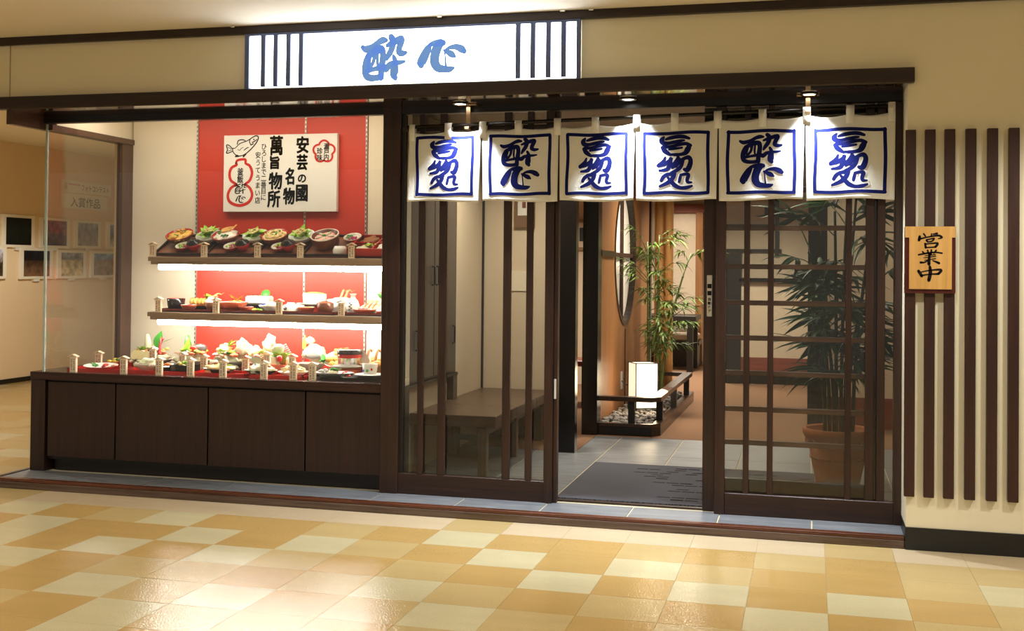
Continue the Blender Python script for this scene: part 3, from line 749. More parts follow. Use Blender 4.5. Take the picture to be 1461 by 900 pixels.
for nm, lab, zt in (('display_shelf', 'upper display shelf with a glowing tube lamp beneath it', 1.472), ('display_shelf', 'lower display shelf with a glowing tube lamp beneath it', 1.090)):
    sh = empty(nm, (-3.46, 1.2, zt - 0.1)); tag(sh, lab, 'shelf', 'display shelves')
    bx('shelf_board', 'shelf_wood', (-4.425, -2.612, 0.95, 1.415, zt - 0.03, zt), sh, c=0.002)
    bx('valance', 'shelf_wood', (-4.405, -2.612, 0.957, 0.975, zt - 0.052, zt - 0.03), sh)
    bx('lamp_housing', 'board_white', (-4.395, -2.612, 1.00, 1.06, zt - 0.046, zt - 0.03), sh)
    tb = MB().tube([(-4.38, 1.03, zt - 0.068), (-2.62, 1.03, zt - 0.068)], 0.021, 12)
    tb.build('tube_lamp', 'tube_light', sh)
    for x0 in (-4.31, -3.457):
        bx('bracket', 'metal_strip', (x0 - 0.004, x0 + 0.004, 1.08, 1.412, zt - 0.075, zt - 0.03), sh)

# ================================================================== SIGN, NOREN, PLAQUE, BOARD
sg = empty('light_box_sign', (-2.23, 0.09, 2.466)); tag(sg, 'glowing white sign box with two brush characters above the entrance', 'sign')
bx('light_panel', 'sign_light', (-3.225, -1.242, 0.074, 0.0855, 2.476, 2.792), sg)
bx('frame', 'sign_bar_bloom', (-3.250, -3.222, 0.055, 0.086, 2.468, 2.794), sg)
bx('frame', 'sign_bar_bloom', (-1.245, -1.224, 0.055, 0.086, 2.468, 2.794), sg)
bx('frame', 'sign_bar_bloom', (-3.222, -1.245, 0.058, 0.086, 2.782, 2.7945), sg)
for x0 in (-3.140, -3.060, -2.978, -2.898, -1.585, -1.500, -1.412, -1.326):
    bx('bar', 'sign_bar_bloom', (x0 - 0.005, x0 + 0.023, 0.055, 0.0735, 2.477, 2.782), sg)
def sign_fn(x0, x1, z1, z0, bx0, bx1, by0, by1):
    return lambda x, y: (x0 + (x - bx0) / (bx1 - bx0) * (x1 - x0), 0.0728, z1 + (y - by0) / (by1 - by0) * (z0 - z1))
mb = brush(MB(), YOI, sign_fn(-2.512, -2.242, 2.748, 2.500, 255, 765, 105, 468), wf=1.62)
mb.build('character', 'sign_ink_bloom', sg)
mb = brush(MB(), KOKORO, sign_fn(-2.170, -1.886, 2.712, 2.530, 262, 782, 478, 780), wf=1.42)
mb.build('character', 'sign_ink_bloom', sg)
for x, dx in ((-3.32, 0.012), (-2.03, 0.014), (-1.32, 0.014), (-1.16, 0.014)):
    cl = bx('sign_clip', 'chrome', (x - dx, x + dx, 0.03, 0.062, 2.832, 2.845), c=0.002)
    tag(cl, 'small metal clip on ceiling above the fascia trim, ' + {-3.32: 'left of the sign', -2.03: 'over the sign', -1.32: 'over the right end of the sign', -1.16: 'just right of the sign'}[x], 'clip', 'clips above the fascia trim')

# soffit downlights: lamp body and its own spot light
for x, nm in ((-1.985, 'left'), (-0.995, 'middle'), (-0.005, 'right')):
    dl = empty('downlight', (x, 0.31, 2.378)); tag(dl, 'round recessed downlight in the dark soffit, ' + {'left': 'leftmost of three', 'middle': 'middle of three', 'right': 'rightmost of three'}[nm], 'lamp', 'soffit downlights')
    MB().lathe([(0.036, 0.006), (0.047, 0.002), (0.049, -0.004), (0.038, -0.004), (0.036, 0.004)], 24).build('trim_ring', 'chrome', dl, local=True)
    MB().lathe([(0.0, 0.001), (0.0355, 0.001)], 24, smooth=False).build('lamp_face', 'down_glow', dl, local=True, fix=True)
    spot('downlight_beam', (x + 0.02, 0.275, 2.370), 150, (0.84, 0.91, 1.0), 84, 0.7, 0.03, (R(0), R(0), 0))

# rod and brackets
YN = 0.365
rod = MB().tube([(-2.33, YN, 2.255), (0.44, YN, 2.312)], 0.011, 10).build('curtain_rod', 'black_lacquer')
tag(rod, 'thin dark rod carrying the short white entrance curtain', 'rod')
def rod_z(x): return 2.255 + (x + 2.33) / 2.77 * 0.057
for i, x in enumerate((-1.955, -0.012)):
    z = rod_z(x)
    bk = empty('rod_bracket', (x, YN, z)); tag(bk, 'hooked bronze bracket holding the curtain rod, ' + ('near its left end' if i == 0 else 'near its right end'), 'bracket', 'curtain rod brackets')
    bx('mounting_plate', 'brass', (x - 0.06, x + 0.06, YN - 0.03, YN + 0.05, 2.374, 2.3835), bk, c=0.002)
    bx('arm', 'brass', (x - 0.014, x + 0.014, YN + 0.012, YN + 0.022, z - 0.02, 2.374), bk, c=0.002)
    bx('hook', 'brass', (x - 0.014, x + 0.014, YN - 0.022, YN + 0.022, z - 0.028, z - 0.013), bk, c=0.002)
eb = bx('rod_end_cap', 'metal_strip', (0.405, 0.442, YN - 0.03, YN + 0.03, 2.298, 2.332), c=0.003); tag(eb, 'small pale square socket holding the right end of the curtain rod', 'bracket')

# noren: six printed panels sewn along the top
NX = [-2.316, -1.866, -1.401, -0.958, -0.495, -0.027, 0.446]
ZB, ZT = 1.808, 2.262
def cloth_y(i, x, z):
    u = (x - NX[i]) / (NX[i + 1] - NX[i]); t = (ZT - z) / (ZT - ZB)
    return YN - 0.010 + 0.008 * math.sin(u * 6.3 + i * 1.3) * (0.4 + 0.6 * t) + 0.005 * math.sin(u * 13 + i * 2.1 + z * 6) * t - 0.006 * t
def cloth_ztop(x):
    # the upper hem sags between loops
    k = 0
    for a, b in zip(LOOPX[:-1], LOOPX[1:]):
        if a <= x <= b:
            u = (x - a) / (b - a); k = math.sin(math.pi * u)
    return rod_z(x) - 0.034 - 0.014 * k
LOOPX = [-2.296, -2.071, -1.858, -1.643, -1.410, -1.188, -0.950, -0.736, -0.498, -0.254, -0.018, 0.210, 0.424]
nr = empty('noren_curtain', (-0.935, YN, ZB)); tag(nr, 'short white entrance curtain of six panels printed with blue brush characters', 'curtain')
for i in range(6):
    x0, x1 = NX[i] + 0.003, NX[i + 1] - 0.003
    nu, nv = 44, 34; vs_ = []; fs = []
    for b in range(nv + 1):
        t = b / nv
        for a in range(nu + 1):
            x = x0 + (x1 - x0) * a / nu
            pinch = -(0.003 + 0.004 * abs(math.sin(i * 1.7 + (1 if a > nu / 2 else 0)))) * t * (1 if a > nu / 2 else -1) * abs(2 * a / nu - 1) ** 3
            if i == 0: pinch -= 0.012 * t * (1 - a / nu)
            zt = cloth_ztop(x); zb = ZB + 0.006 * math.sin(a / nu * 5 + i)
            z = zt + (zb - zt) * t
            vs_.append((x + pinch, cloth_y(i, x, z), z))
    for b in range(nv):
        for a in range(nu):
            q = b * (nu + 1) + a; fs.append((q, q + nu + 1, q + nu + 2, q + 1))
    pn = MB().add(vs_, fs, 0, True).build('panel', 'noren_cloth', nr)
    so = pn.modifiers.new('thickness', 'SOLIDIFY'); so.thickness = 0.002; so.offset = -1
    # printed border and characters follow the cloth
    cxp = (x0 + x1) / 2; wd = (x1 - x0) * 0.775 / 2
    bl, br, bt, bb = cxp - wd, cxp + wd, 2.178 + 0.010, 1.850
    def fnc(off, i=i):
        def f(x, z): return (x, cloth_y(i, x, z) - off, z)
        return f
    def loopstroke(l, r, t, b, w_):
        k = 6; S_ = []
        S_.append([(l + (r - l) * q / k, t + 0.004 * math.sin(q * 1.1 + i), w_) for q in range(k + 1)])
        S_.append([(r + 0.002 * math.sin(q + i), t + (b - t) * q / k, w_) for q in range(k + 1)])
        S_.append([(r + (l - r) * q / k, b + 0.003 * math.sin(q * 1.3 + i), w_) for q in range(k + 1)])
        S_.append([(l + 0.003 * math.sin(q + 2 * i), b + (t - b) * q / k, w_) for q in range(k + 1)])
        return S_
    SC = 1000.0
    ls = [[(p[0] * SC, p[1] * SC, 19) for p in st] for st in loopstroke(bl, br, bt, bb, 15)]
    f1 = fnc(0.0018); f2 = fnc(0.0011)
    brush(MB(), ls, lambda x, y: f2(x / SC, y / SC), grow=7).build('border_halo', 'noren_white', pn)
    brush(MB(), ls, lambda x, y: f1(x / SC, y / SC)).build('border', 'noren_ink', pn)
    glyph = [UMAMONO, YOI + KOKORO, UMAMONO, UMAMONO, YOI + KOKORO, UMAMONO][i]
    gx0, gx1, gy0, gy1 = (105, 900, 75, 840) if glyph is UMAMONO else (110, 920, 70, 840)
    gf = lambda x, y, o: (lambda X_, Z_: (X_, cloth_y(i, X_, Z_) - o, Z_))(bl + (x - gx0) / (gx1 - gx0) * (br - bl), bt + (y - gy0) / (gy1 - gy0) * (bb - bt))
    brush(MB(), glyph, lambda x, y: gf(x, y, 0.0011), grow=34).build('character_halo', 'noren_white', pn)
    brush(MB(), glyph, lambda x, y: gf(x, y, 0.0018), wf=1.2 if glyph is UMAMONO else 1.26).build('characters', 'noren_ink', pn)
    for lx in [v for v in LOOPX if x0 - 0.02 <= v <= x1 - 0.02 or (i == 5 and v > 0.40)]:
        if i == 5 and lx < 0: pass
        hw = 0.021 if 0 < LOOPX.index(lx) < 12 else 0.018
        zr = rod_z(lx)
        prof = [(YN - 0.013, zr - 0.085), (YN - 0.0155, zr - 0.02), (YN - 0.012, zr + 0.010), (YN, zr + 0.0145), (YN + 0.012, zr + 0.010), (YN + 0.0155, zr - 0.02), (YN + 0.002, zr - 0.045)]
        lm_ = MB(); k = len(prof)
        lm_.add([(lx - hw, y, z) for y, z in prof] + [(lx + hw, y, z) for y, z in prof], [(q, q + 1, k + q + 1, k + q) for q in range(k - 1)], 0, True)
        lo = lm_.build('loop', 'noren_cloth', pn)
        so = lo.modifiers.new('thickness', 'SOLIDIFY'); so.thickness = 0.0015

# wooden plaque on the slats
pq = empty('hanging_plaque', (0.59, 0.045, 1.31)); tag(pq, 'wooden open-for-business plaque with three black brush characters on the slats', 'plaque')
bx('backboard', 'red_frame', (0.468, 0.712, 0.032, 0.055, 1.311, 1.648), pq, c=0.003)
pb = MB().prism([(0.470, 1.650), (0.470, 1.594), (0.490, 1.594), (0.490, 1.333), (0.693, 1.333), (0.693, 1.594), (0.710, 1.594), (0.710, 1.650)], 0.020, 0.033)
pb.build('board', 'plaque_wood', pq, fix=True)
brush(MB(), EIGYO, lambda x, y: (0.470 + (x - 12) / 643 * 0.240, 0.0190, 1.648 - (y - 35) / 795 * 0.315)).build('characters', 'black_ink', pq)

# menu board inside the case
mbd = empty('menu_board', (-3.64, 1.40, 1.80)); tag(mbd, 'white board with black calligraphy, red gourd and fish drawing on red wall', 'board')
BX0, BX1, BZ0, BZ1, BY = -4.080, -3.203, 1.802, 2.352, 1.375
bx('panel', 'board_white', (BX0, BX1, BY, 1.411, BZ0, BZ1), mbd, c=0.002)
bw, bh = BX1 - BX0, BZ1 - BZ0
# drawing units: px of a 764 x 510 picture of the board
def bf(x, y): return (BX0 + x / 764 * bw, BY - 0.0012, BZ1 - y / 510 * bh)
def bfz(x, z): return (x, BY - 0.0012, z)
def col(mb_, body, cx, top, size, step, off, wx=1.0, wz=1.0):
    text_col(mb_, body, BX0 + cx / 764 * bw, BZ1 - top / 510 * bh, size / 510 * bh, step / 510 * bh, bfz, off, 0, wx, wz)
mt_ = MB()
col(mt_, '安', 536, 16, 118, 0, 0.0042, 0.80, 0.98); col(mt_, '芸', 534, 134, 112, 0, 0.0042, 0.72, 0.95)
col(mt_, 'の', 534, 258, 74, 0, 0.0028, 0.9, 0.9); col(mt_, '國', 534, 328, 120, 0, 0.0042, 0.78, 1.0)
col(mt_, '名', 452, 222, 118, 0, 0.0042, 0.62, 0.98); col(mt_, '物', 448, 352, 118, 0, 0.0042, 0.72, 0.98)
col(mt_, '萬', 360, 8, 132, 0, 0.0042, 0.76, 1.02); col(mt_, '旨', 350, 142, 100, 0, 0.0042, 0.82, 0.9)
col(mt_, '物', 356, 250, 118, 0, 0.0042, 0.84, 1.0); col(mt_, '所', 346, 368, 118, 0, 0.0042, 0.80, 1.0)
mt_.build('large_lettering', 'black_ink', mbd)
mt_ = MB()
col(mt_, 'ひろしまで二番目に', 276, 56, 46, 42, 0.0006, 0.9)
col(mt_, '安うてうまい店', 236, 112, 46, 50, 0.0006, 0.9)
mt_.build('small_lettering', 'black_ink', mbd)
mt_ = MB()
col(mt_, '瀬戸内', 694, 62, 44, 36, 0.0010, 0.9); col(mt_, '珍味', 650, 92, 46, 44, 0.0010, 0.9)
mt_.build('blossom_lettering', 'black_ink', mbd); mt_ = MB()
col(mt_, '釜飯', 116, 218, 52, 50, 0.0012, 0.9); 
brush(mt_, YOI, lambda x, y: bf(76 + (x - 255) / 510 * 80, 320 + (y - 105) / 363 * 70), wf=0.9)
brush(mt_, KOKORO, lambda x, y: bf(84 + (x - 262) / 520 * 72, 400 + (y - 478) / 300 * 52), wf=0.8)
mt_.build('gourd_lettering', 'black_ink', mbd)
gd = MB()
brush(gd, [[(85, 186, 14), (98, 166, 16), (148, 162, 16), (152, 188, 16), (180, 205, 18), (196, 250, 18), (182, 300, 18), (150, 326, 16), (150, 330, 14)],
           [(85, 186, 14), (90, 198, 16), (56, 215, 18), (42, 255, 18), (52, 300, 18), (90, 326, 16), (92, 330, 14)],
           [(92, 328, 16), (52, 352, 18), (32, 400, 18), (48, 445, 20), (110, 468, 20), (172, 448, 20), (198, 402, 18), (184, 354, 18), (150, 328, 16)]], bf)
gd.build('red_gourd', 'red_ink', mbd)
gd = MB()
brush(gd, [[(678 + 66 * math.cos(a) * k, 118 + 66 * math.sin(a) * k, 13) for a, k in [(math.pi / 2 + 2 * math.pi * j / 40, 0.86 + 0.24 * abs(math.sin(2.5 * (2 * math.pi * j / 40)))) for j in range(41)]]], bf, k=3)
gd.build('red_blossom', 'red_ink', mbd)
fi = MB()
brush(fi, [[(62, 86, 6), (80, 84, 5), (110, 56, 6), (160, 38, 6), (200, 14, 7), (222, 6, 8), (236, 14, 8), (232, 36, 7), (212, 66, 7), (176, 104, 7), (140, 130, 6), (108, 138, 6), (80, 128, 6), (62, 104, 6), (62, 86, 6)],
           [(62, 92, 6), (36, 66, 7), (18, 66, 7), (26, 94, 7), (18, 116, 7), (36, 116, 7), (62, 104, 6)],
           [(92, 60, 6), (100, 36, 7), (130, 30, 7), (150, 40, 6)], [(96, 132, 7), (80, 142, 8), (108, 140, 6)], [(140, 130, 6), (134, 146, 7), (154, 126, 6)],
           [(182, 26, 6), (176, 44, 6), (184, 62, 6)], [(206, 30, 10), (207, 31, 9)], [(196, 50, 8), (214, 40, 7), (226, 30, 6)], [(186, 66, 8), (204, 58, 7)],
           [(96, 94, 4), (110, 100, 4), (120, 88, 4), (134, 82, 4)], [(140, 100, 6), (158, 86, 6), (170, 82, 5)], [(30, 78, 4), (52, 92, 4)], [(30, 104, 4), (52, 98, 4)]], bf)
fi.build('fish_drawing', 'black_ink', mbd)

# ================================================================== HALL PHOTOGRAPHS
def photo_mat(name, cols, horizon, seed, sc=13):
    mt, nt, b = new_mat(name)
    tc = nt.nodes.new('ShaderNodeTexCoord'); sx = nt.nodes.new('ShaderNodeSeparateXYZ')
    nt.links.new(tc.outputs['Object'], sx.inputs[0])
    n_ = nt.nodes.new('ShaderNodeTexNoise'); n_.inputs['Scale'].default_value = sc; n_.inputs['Detail'].default_value = 5
    n_.noise_dimensions = '4D'; n_.inputs['W'].default_value = seed
    nt.links.new(tc.outputs['Object'], n_.inputs['Vector'])
    a = nt.nodes.new('ShaderNodeMath'); a.operation = 'MULTIPLY_ADD'; a.inputs[1].default_value = 0.30; a.inputs[2].default_value = -0.15
    nt.links.new(n_.outputs['Fac'], a.inputs[0])
    ad = nt.nodes.new('ShaderNodeMath'); ad.operation = 'MULTIPLY_ADD'; ad.inputs[1].default_value = 3.2
    nt.links.new(sx.outputs['Z'], ad.inputs[0]); nt.links.new(a.outputs[0], ad.inputs[2])
    cr = nt.nodes.new('ShaderNodeValToRGB')
    e = cr.color_ramp.elements
    e[0].position = 0.0; e[0].color = S(cols[0]); e[1].position = 1.0; e[1].color = S(cols[3])
    q = e.new(horizon - 0.06); q.color = S(cols[1]); q = e.new(horizon + 0.03); q.color = S(cols[2])
    nt.links.new(ad.outputs[0], cr.inputs[0])
    mx = nt.nodes.new('ShaderNodeVectorMath'); mx.operation = 'SCALE'
    mr = nt.nodes.new('ShaderNodeMapRange'); mr.inputs['From Min'].default_value = 0.3; mr.inputs['From Max'].default_value = 0.7
    mr.inputs['To Min'].default_value = 0.35; mr.inputs['To Max'].default_value = 1.7
    nt.links.new(n_.outputs['Fac'], mr.inputs[0]); nt.links.new(cr.outputs[0], mx.inputs[0]); nt.links.new(mr.outputs[0], mx.inputs['Scale'])
    nt.links.new(mx.outputs[0], b.inputs['Base Color']); b.inputs['Roughness'].default_value = 0.35
    MATS[name] = mt
PH = [('night garden photograph', 5.50, 5.96, 1.635, 1.955, ((10, 14, 14), (24, 34, 28), (20, 34, 26), (16, 22, 26)), 0.5),
      ('dusky harbour photograph', 6.20, 6.66, 1.640, 1.950, ((60, 50, 46), (110, 84, 70), (120, 70, 60), (130, 96, 90)), 0.55),
      ('grey seascape photograph', 6.90, 7.34, 1.650, 1.945, ((150, 140, 120), (128, 118, 108), (110, 105, 105), (150, 150, 150)), 0.6),
      ('blue evening seaside photograph', 7.62, 8.06, 1.650, 1.945, ((214, 208, 196), (120, 110, 104), (70, 84, 130), (110, 124, 170)), 0.4),
      ('brown field photograph', 5.04, 5.45, 1.265, 1.575, ((76, 60, 40), (66, 54, 36), (140, 130, 120), (176, 176, 190)), 0.55),
      ('boardwalk photograph', 5.83, 6.32, 1.260, 1.570, ((120, 90, 66), (80, 58, 44), (22, 20, 22), (40, 40, 50)), 0.62),
      ('sandy shore photograph', 6.56, 7.02, 1.262, 1.555, ((200, 180, 130), (180, 164, 128), (110, 114, 120), (170, 172, 178)), 0.68),
      ('hill and blue sky photograph', 7.26, 7.72, 1.268, 1.555, ((150, 126, 96), (140, 116, 80), (110, 140, 180), (130, 165, 210)), 0.68),
      ('pale meadow photograph', 7.96, 8.40, 1.268, 1.555, ((150, 140, 100), (150, 136, 110), (170, 170, 160), (190, 190, 190)), 0.6)]
for i, (nm, y0, y1, z0, z1, cols, hz) in enumerate(PH):
    photo_mat('photo_%d' % i, cols, hz, i * 2.7)
    row = 'upper' if z0 > 1.5 else 'lower'
    pf_ = empty('framed_photo', (-9.09, (y0 + y1) / 2, z0 - 0.06)); tag(pf_, 'white mounted %s in the %s row on the hall wall' % (nm, row), 'picture', 'framed contest photographs')
    MB().box(-9.10, -9.07, y0 - 0.07, y1 + 0.07, z0 - 0.034, z1 + 0.034, c=0.003).build('mount', 'photo_mount', pf_)
    MB().box(-9.071, -9.067, y0, y1, z0, z1).build('print', 'photo_%d' % i, pf_)
    MB().box(-9.10, -9.075, (y0 + y1) / 2 - 0.05, (y0 + y1) / 2 + 0.07, z0 - 0.062, z0 - 0.0345).build('name_card', 'board_white', pf_)
ps = empty('contest_banner', (-9.09, 7.1, 2.14)); tag(ps, 'paper photo contest banner with title and four large characters on hall wall', 'poster')
MB().box(-9.10, -9.092, 6.58, 7.66, 2.30, 2.478).build('title_strip', 'photo_mount', ps)
MB().box(-9.10, -9.094, 6.58, 7.58, 2.125, 2.30).build('paper', 'photo_mount', ps)
lf = lambda x, z: (-9.0912, x, z)
tx = MB(); text_row(tx, 'フォトコンテスト', 6.985, 2.365, 0.092, lf, 0.002, wx=0.86); tag(tx.build('title_lettering', 'black_ink', ps), kind='stuff')
tx = MB()
text_row(tx, '入賞作品', 6.76, 2.155, 0.140, lf, 0.001, wx=1.18); tx.build('lettering', 'black_ink', ps)
tx = MB(); tx.box(-9.0925, -9.0912, 6.63, 6.69, 2.36, 2.45); tx.box(-9.0925, -9.0912, 6.64, 7.6, 2.315, 2.322); tx.build('gold_mark', 'gold_ink', ps)
sm = MB()
for k in range(9): sm.box(-9.0925, -9.0912, 6.72 + k * 0.028, 6.738 + k * 0.028, 2.42, 2.442)
sm.build('red_title_marks', 'red_ink', ps)

# ================================================================== VESTIBULE FURNITURE
bn = empty('bench', (-2.27, 2.0, ZD)); tag(bn, 'low brown wooden slab bench along the vestibule wall behind glass', 'bench')
for k, (a, b) in enumerate(((1.112, 1.70), (1.704, 2.30), (2.304, 2.885))):
    bx('seat_board', 'bench_wood_x', (-2.555, -1.965, a, b, 0.375, 0.450), bn, c=0.004)
for x in (-2.50, -2.06):
    for y in (1.16, 1.98, 2.80):
        bx('leg', 'bench_wood_z', (x - 0.03, x + 0.03, y - 0.03, y + 0.03, ZD, 0.375), bn, c=0.003)
bx('rail', 'bench_wood', (-2.075, -2.045, 1.19, 2.80, 0.315, 0.375), bn)
bx('stretcher', 'bench_wood_x', (-2.47, -2.09, 1.97, 2.0, 0.16, 0.20), bn)
for k in range(11):
    bx('back_slat', 'bench_wood_z', (-2.49 + k * 0.036, -2.472 + k * 0.036, 2.79, 2.81, 0.10, 0.375), bn)
lk = empty('wall_locker', (-2.55, 1.55, 0.645)); tag(lk, 'tall greyish brown built-in cabinet above the bench with paired handles', 'cabinet')
bx('carcass', 'locker_wood', (-2.562, -2.53, 0.97, 2.07, 0.645, 2.44), lk)
for a, b in ((0.98, 1.135), (1.14, 1.485), (1.49, 1.96)):
    dd = bx('door', 'locker_wood', (-2.53, -2.512, a + 0.004, b - 0.004, 0.665, 2.43), lk, c=0.002)
for y, z in ((1.44, 1.36), (1.535, 1.36), (1.93, 0.93), (1.10, 0.93)):
    MB().tube([(-2.512, y, z - 0.065), (-2.495, y, z - 0.06), (-2.495, y, z + 0.06), (-2.512, y, z + 0.065)], 0.007, 8).build('handle', 'black_wood', lk)
bx('bottom_rail', 'black_wood', (-2.562, -2.51, 0.97, 2.07, 0.625, 0.645), lk)
bx('side_leg', 'locker_wood', (-2.562, -2.515, 1.97, 2.07, ZD, 0.645), lk)
pc = empty('framed_picture', (-2.21, 2.89, 1.735)); tag(pc, 'brown framed picture with white mount above the bench', 'picture')
bx('frame', 'brass', (-2.295, -2.125, 2.875, 2.90, 1.735, 2.20), pc, c=0.003)
bx('backing', 'picture_brown', (-2.285, -2.135, 2.870, 2.876, 1.745, 2.19), pc)
bx('print', 'board_white', (-2.262, -2.155, 2.866, 2.871, 1.84, 2.12), pc)
bx('drawing', 'red_panel_wood', (-2.225, -2.195, 2.864, 2.867, 1.90, 1.95), pc)
ot = bx('wall_notice', 'case_cream', (-2.33, -2.14, 2.890, 2.90, 1.235, 1.395)); tag(ot, 'faint pale notice sheet low on wall above the bench', 'notice')

# doormat
dm = empty('doormat', (-0.70, 1.2, ZD)); tag(dm, 'grey entrance doormat with dark dashed weave inside the doorway', 'doormat')
MB().box(-1.445, 0.04, 0.552, 1.875, ZD, ZD + 0.012, c=0.004).build('pile', 'mat_grey', dm)
dsh = MB(); r2 = random.Random(3)
for k in range(120):
    y = 0.66 + 0.068 * r2.randrange(0, 17); x = -1.12 + 0.085 * r2.randrange(0, 13) + (0.04 if int(y * 100) % 2 else 0)
    if x + y * 0.35 < -0.62: continue
    dsh.box(x, x + 0.075, y, y + 0.016, ZD + 0.0118, ZD + 0.0132)
tag(dsh.build('dash_pattern', 'mat_dark', dm), kind='stuff')
edge = MB()
for k in range(300):
    x = -1.445 + 1.5 * k / 300; h = r2.uniform(0.004, 0.012)
    edge.box(x, x + 0.004, 0.545, 0.553, ZD, ZD + h)
tag(edge.build('fringe', 'mat_dark', dm), kind='stuff')

# ================================================================== PLANTER, LANTERN, BAMBOO, PALM
pt = empty('indoor_planter', (-1.42, 4.6, ZD)); tag(pt, 'low black planter box with a dark handrail and pebbles by amber wall', 'planter')
base = MB()
def slab(mb_, poly, z0, z1, mat=0):
    k = len(poly)
    mb_.add([(x, y, z0) for x, y in poly] + [(x, y, z1) for x, y in poly], [tuple(range(k - 1, -1, -1)), tuple(range(k, 2 * k))] + [(q, (q + 1) % k, k + (q + 1) % k, k + q) for q in range(k)], mat)
slab(base, [(-1.672, 3.30), (-1.23, 3.30), (-1.17, 3.40), (-1.15, 6.05), (-1.672, 6.05)], ZD, 0.125)
base.build('box', 'black_lacquer', pt, fix=True)
for d in ((-1.672, -1.24, 3.30, 3.345, 0.125, 0.155), ):
    bx('kerb', 'rail_wood', d, pt, c=0.003)
k2 = MB(); slab(k2, [(-1.24, 3.30), (-1.17, 3.40), (-1.15, 6.05), (-1.215, 6.05), (-1.235, 3.43), (-1.265, 3.345), (-1.24, 3.345)], 0.125, 0.155); k2.build('kerb', 'rail_wood', pt, fix=True)
k3 = MB(); slab(k3, [(-1.672, 3.30), (-1.23, 3.30), (-1.165, 3.39), (-1.145, 5.75), (-1.235, 5.75), (-1.25, 3.43), (-1.27, 3.385), (-1.672, 3.385)], 0.335, 0.372); k3.build('handrail', 'rail_wood', pt, fix=True)
k4 = MB(); slab(k4, [(-1.672, 5.75), (-1.145, 5.75), (-1.145, 5.83), (-1.672, 5.83)], 0.335, 0.372); k4.build('handrail', 'rail_wood', pt, fix=True)
for x, y in ((-1.40, 3.34), (-1.205, 3.62), (-1.195, 4.6), (-1.19, 5.7)):
    bx('rail_post', 'black_wood', (x - 0.026, x + 0.026, y - 0.026, y + 0.026, 0.155, 0.335), pt)
pbm = MB(); r3 = random.Random(11)
for k in range(520):
    x = r3.uniform(-1.66, -1.25); y = 3.37 + 2.6 * r3.random() ** 1.5
    s_ = r3.uniform(0.014, 0.032)
    pbm.blob((x, y, 0.128 + s_ * 0.4 + r3.uniform(0, 0.018)), (s_, s_ * r3.uniform(0.7, 1.2), s_ * 0.6), seed=k, amp=0.4, sub=1)
tag(pbm.build('pebbles', 'pebble', pt), kind='stuff')

ln = empty('paper_lantern', (-1.44, 4.30, 0.15), R(28)); tag(ln, 'glowing square white paper floor lantern standing in the planter', 'lantern')
MB().box(-0.10, 0.10, -0.10, 0.10, 0.03, 0.425).build('shade', 'lantern_paper', ln, local=True)
for sx in (-1, 1):
    for sy in (-1, 1):
        MB().box(sx * 0.1025 - 0.004, sx * 0.1025 + 0.004, sy * 0.1025 - 0.004, sy * 0.1025 + 0.004, 0.0, 0.432).build('frame_post', 'black_wood', ln, local=True)
for z in (0.026, 0.425):
    fr_ = MB()
    for a in (-1, 1):
        fr_.box(-0.106, 0.106, a * 0.1025 - 0.003, a * 0.1025 + 0.003, z, z + 0.006); fr_.box(a * 0.1025 - 0.003, a * 0.1025 + 0.003, -0.106, 0.106, z, z + 0.006)
    fr_.build('frame_ring', 'black_wood', ln, local=True)
pl_ = bpy.data.lights.new('lantern_light', 'POINT'); pl_.energy = 6; pl_.color = (1.0, 0.78, 0.48); pl_.shadow_soft_size = 0.12
plo = bpy.data.objects.new('lantern_light', pl_); COL.objects.link(plo); plo.location = (-1.30, 4.08, 0.42)
cord = MB().tube(catmull([(-1.685, 4.64, 0.38), (-1.66, 4.60, 0.36), (-1.60, 4.50, 0.345), (-1.55, 4.42, 0.26), (-1.52, 4.38, 0.15)], 5), 0.005, 6).build('lantern_cord', 'black_wood')
tag(cord, 'thin black cord from the wall socket to the paper lantern', 'cord')

# thick bamboo poles at the end of the amber wall
for i, (x, y, r_, h) in enumerate(((-1.50, 6.02, 0.062, 2.46), (-1.40, 5.92, 0.045, 2.46))):
    bp_ = MB(); z = 0.125; prof = []
    while z < h - 0.02:
        prof += [(r_ * 1.06, z), (r_, z + 0.02), (r_ * 0.98, z + 0.16), (r_ * 1.0, z + 0.30)]; z += 0.32
    prof = [(a, min(b, h)) for a, b in prof]
    o = bp_.lathe(prof, 14, M=Matrix.Translation((x, y, 0))).build('bamboo_pole', 'bamboo_pole')
    tag(o, ('thick' if i == 0 else 'slimmer') + ' dry bamboo pole standing behind the leafy bamboo', 'pole', 'dry bamboo poles')

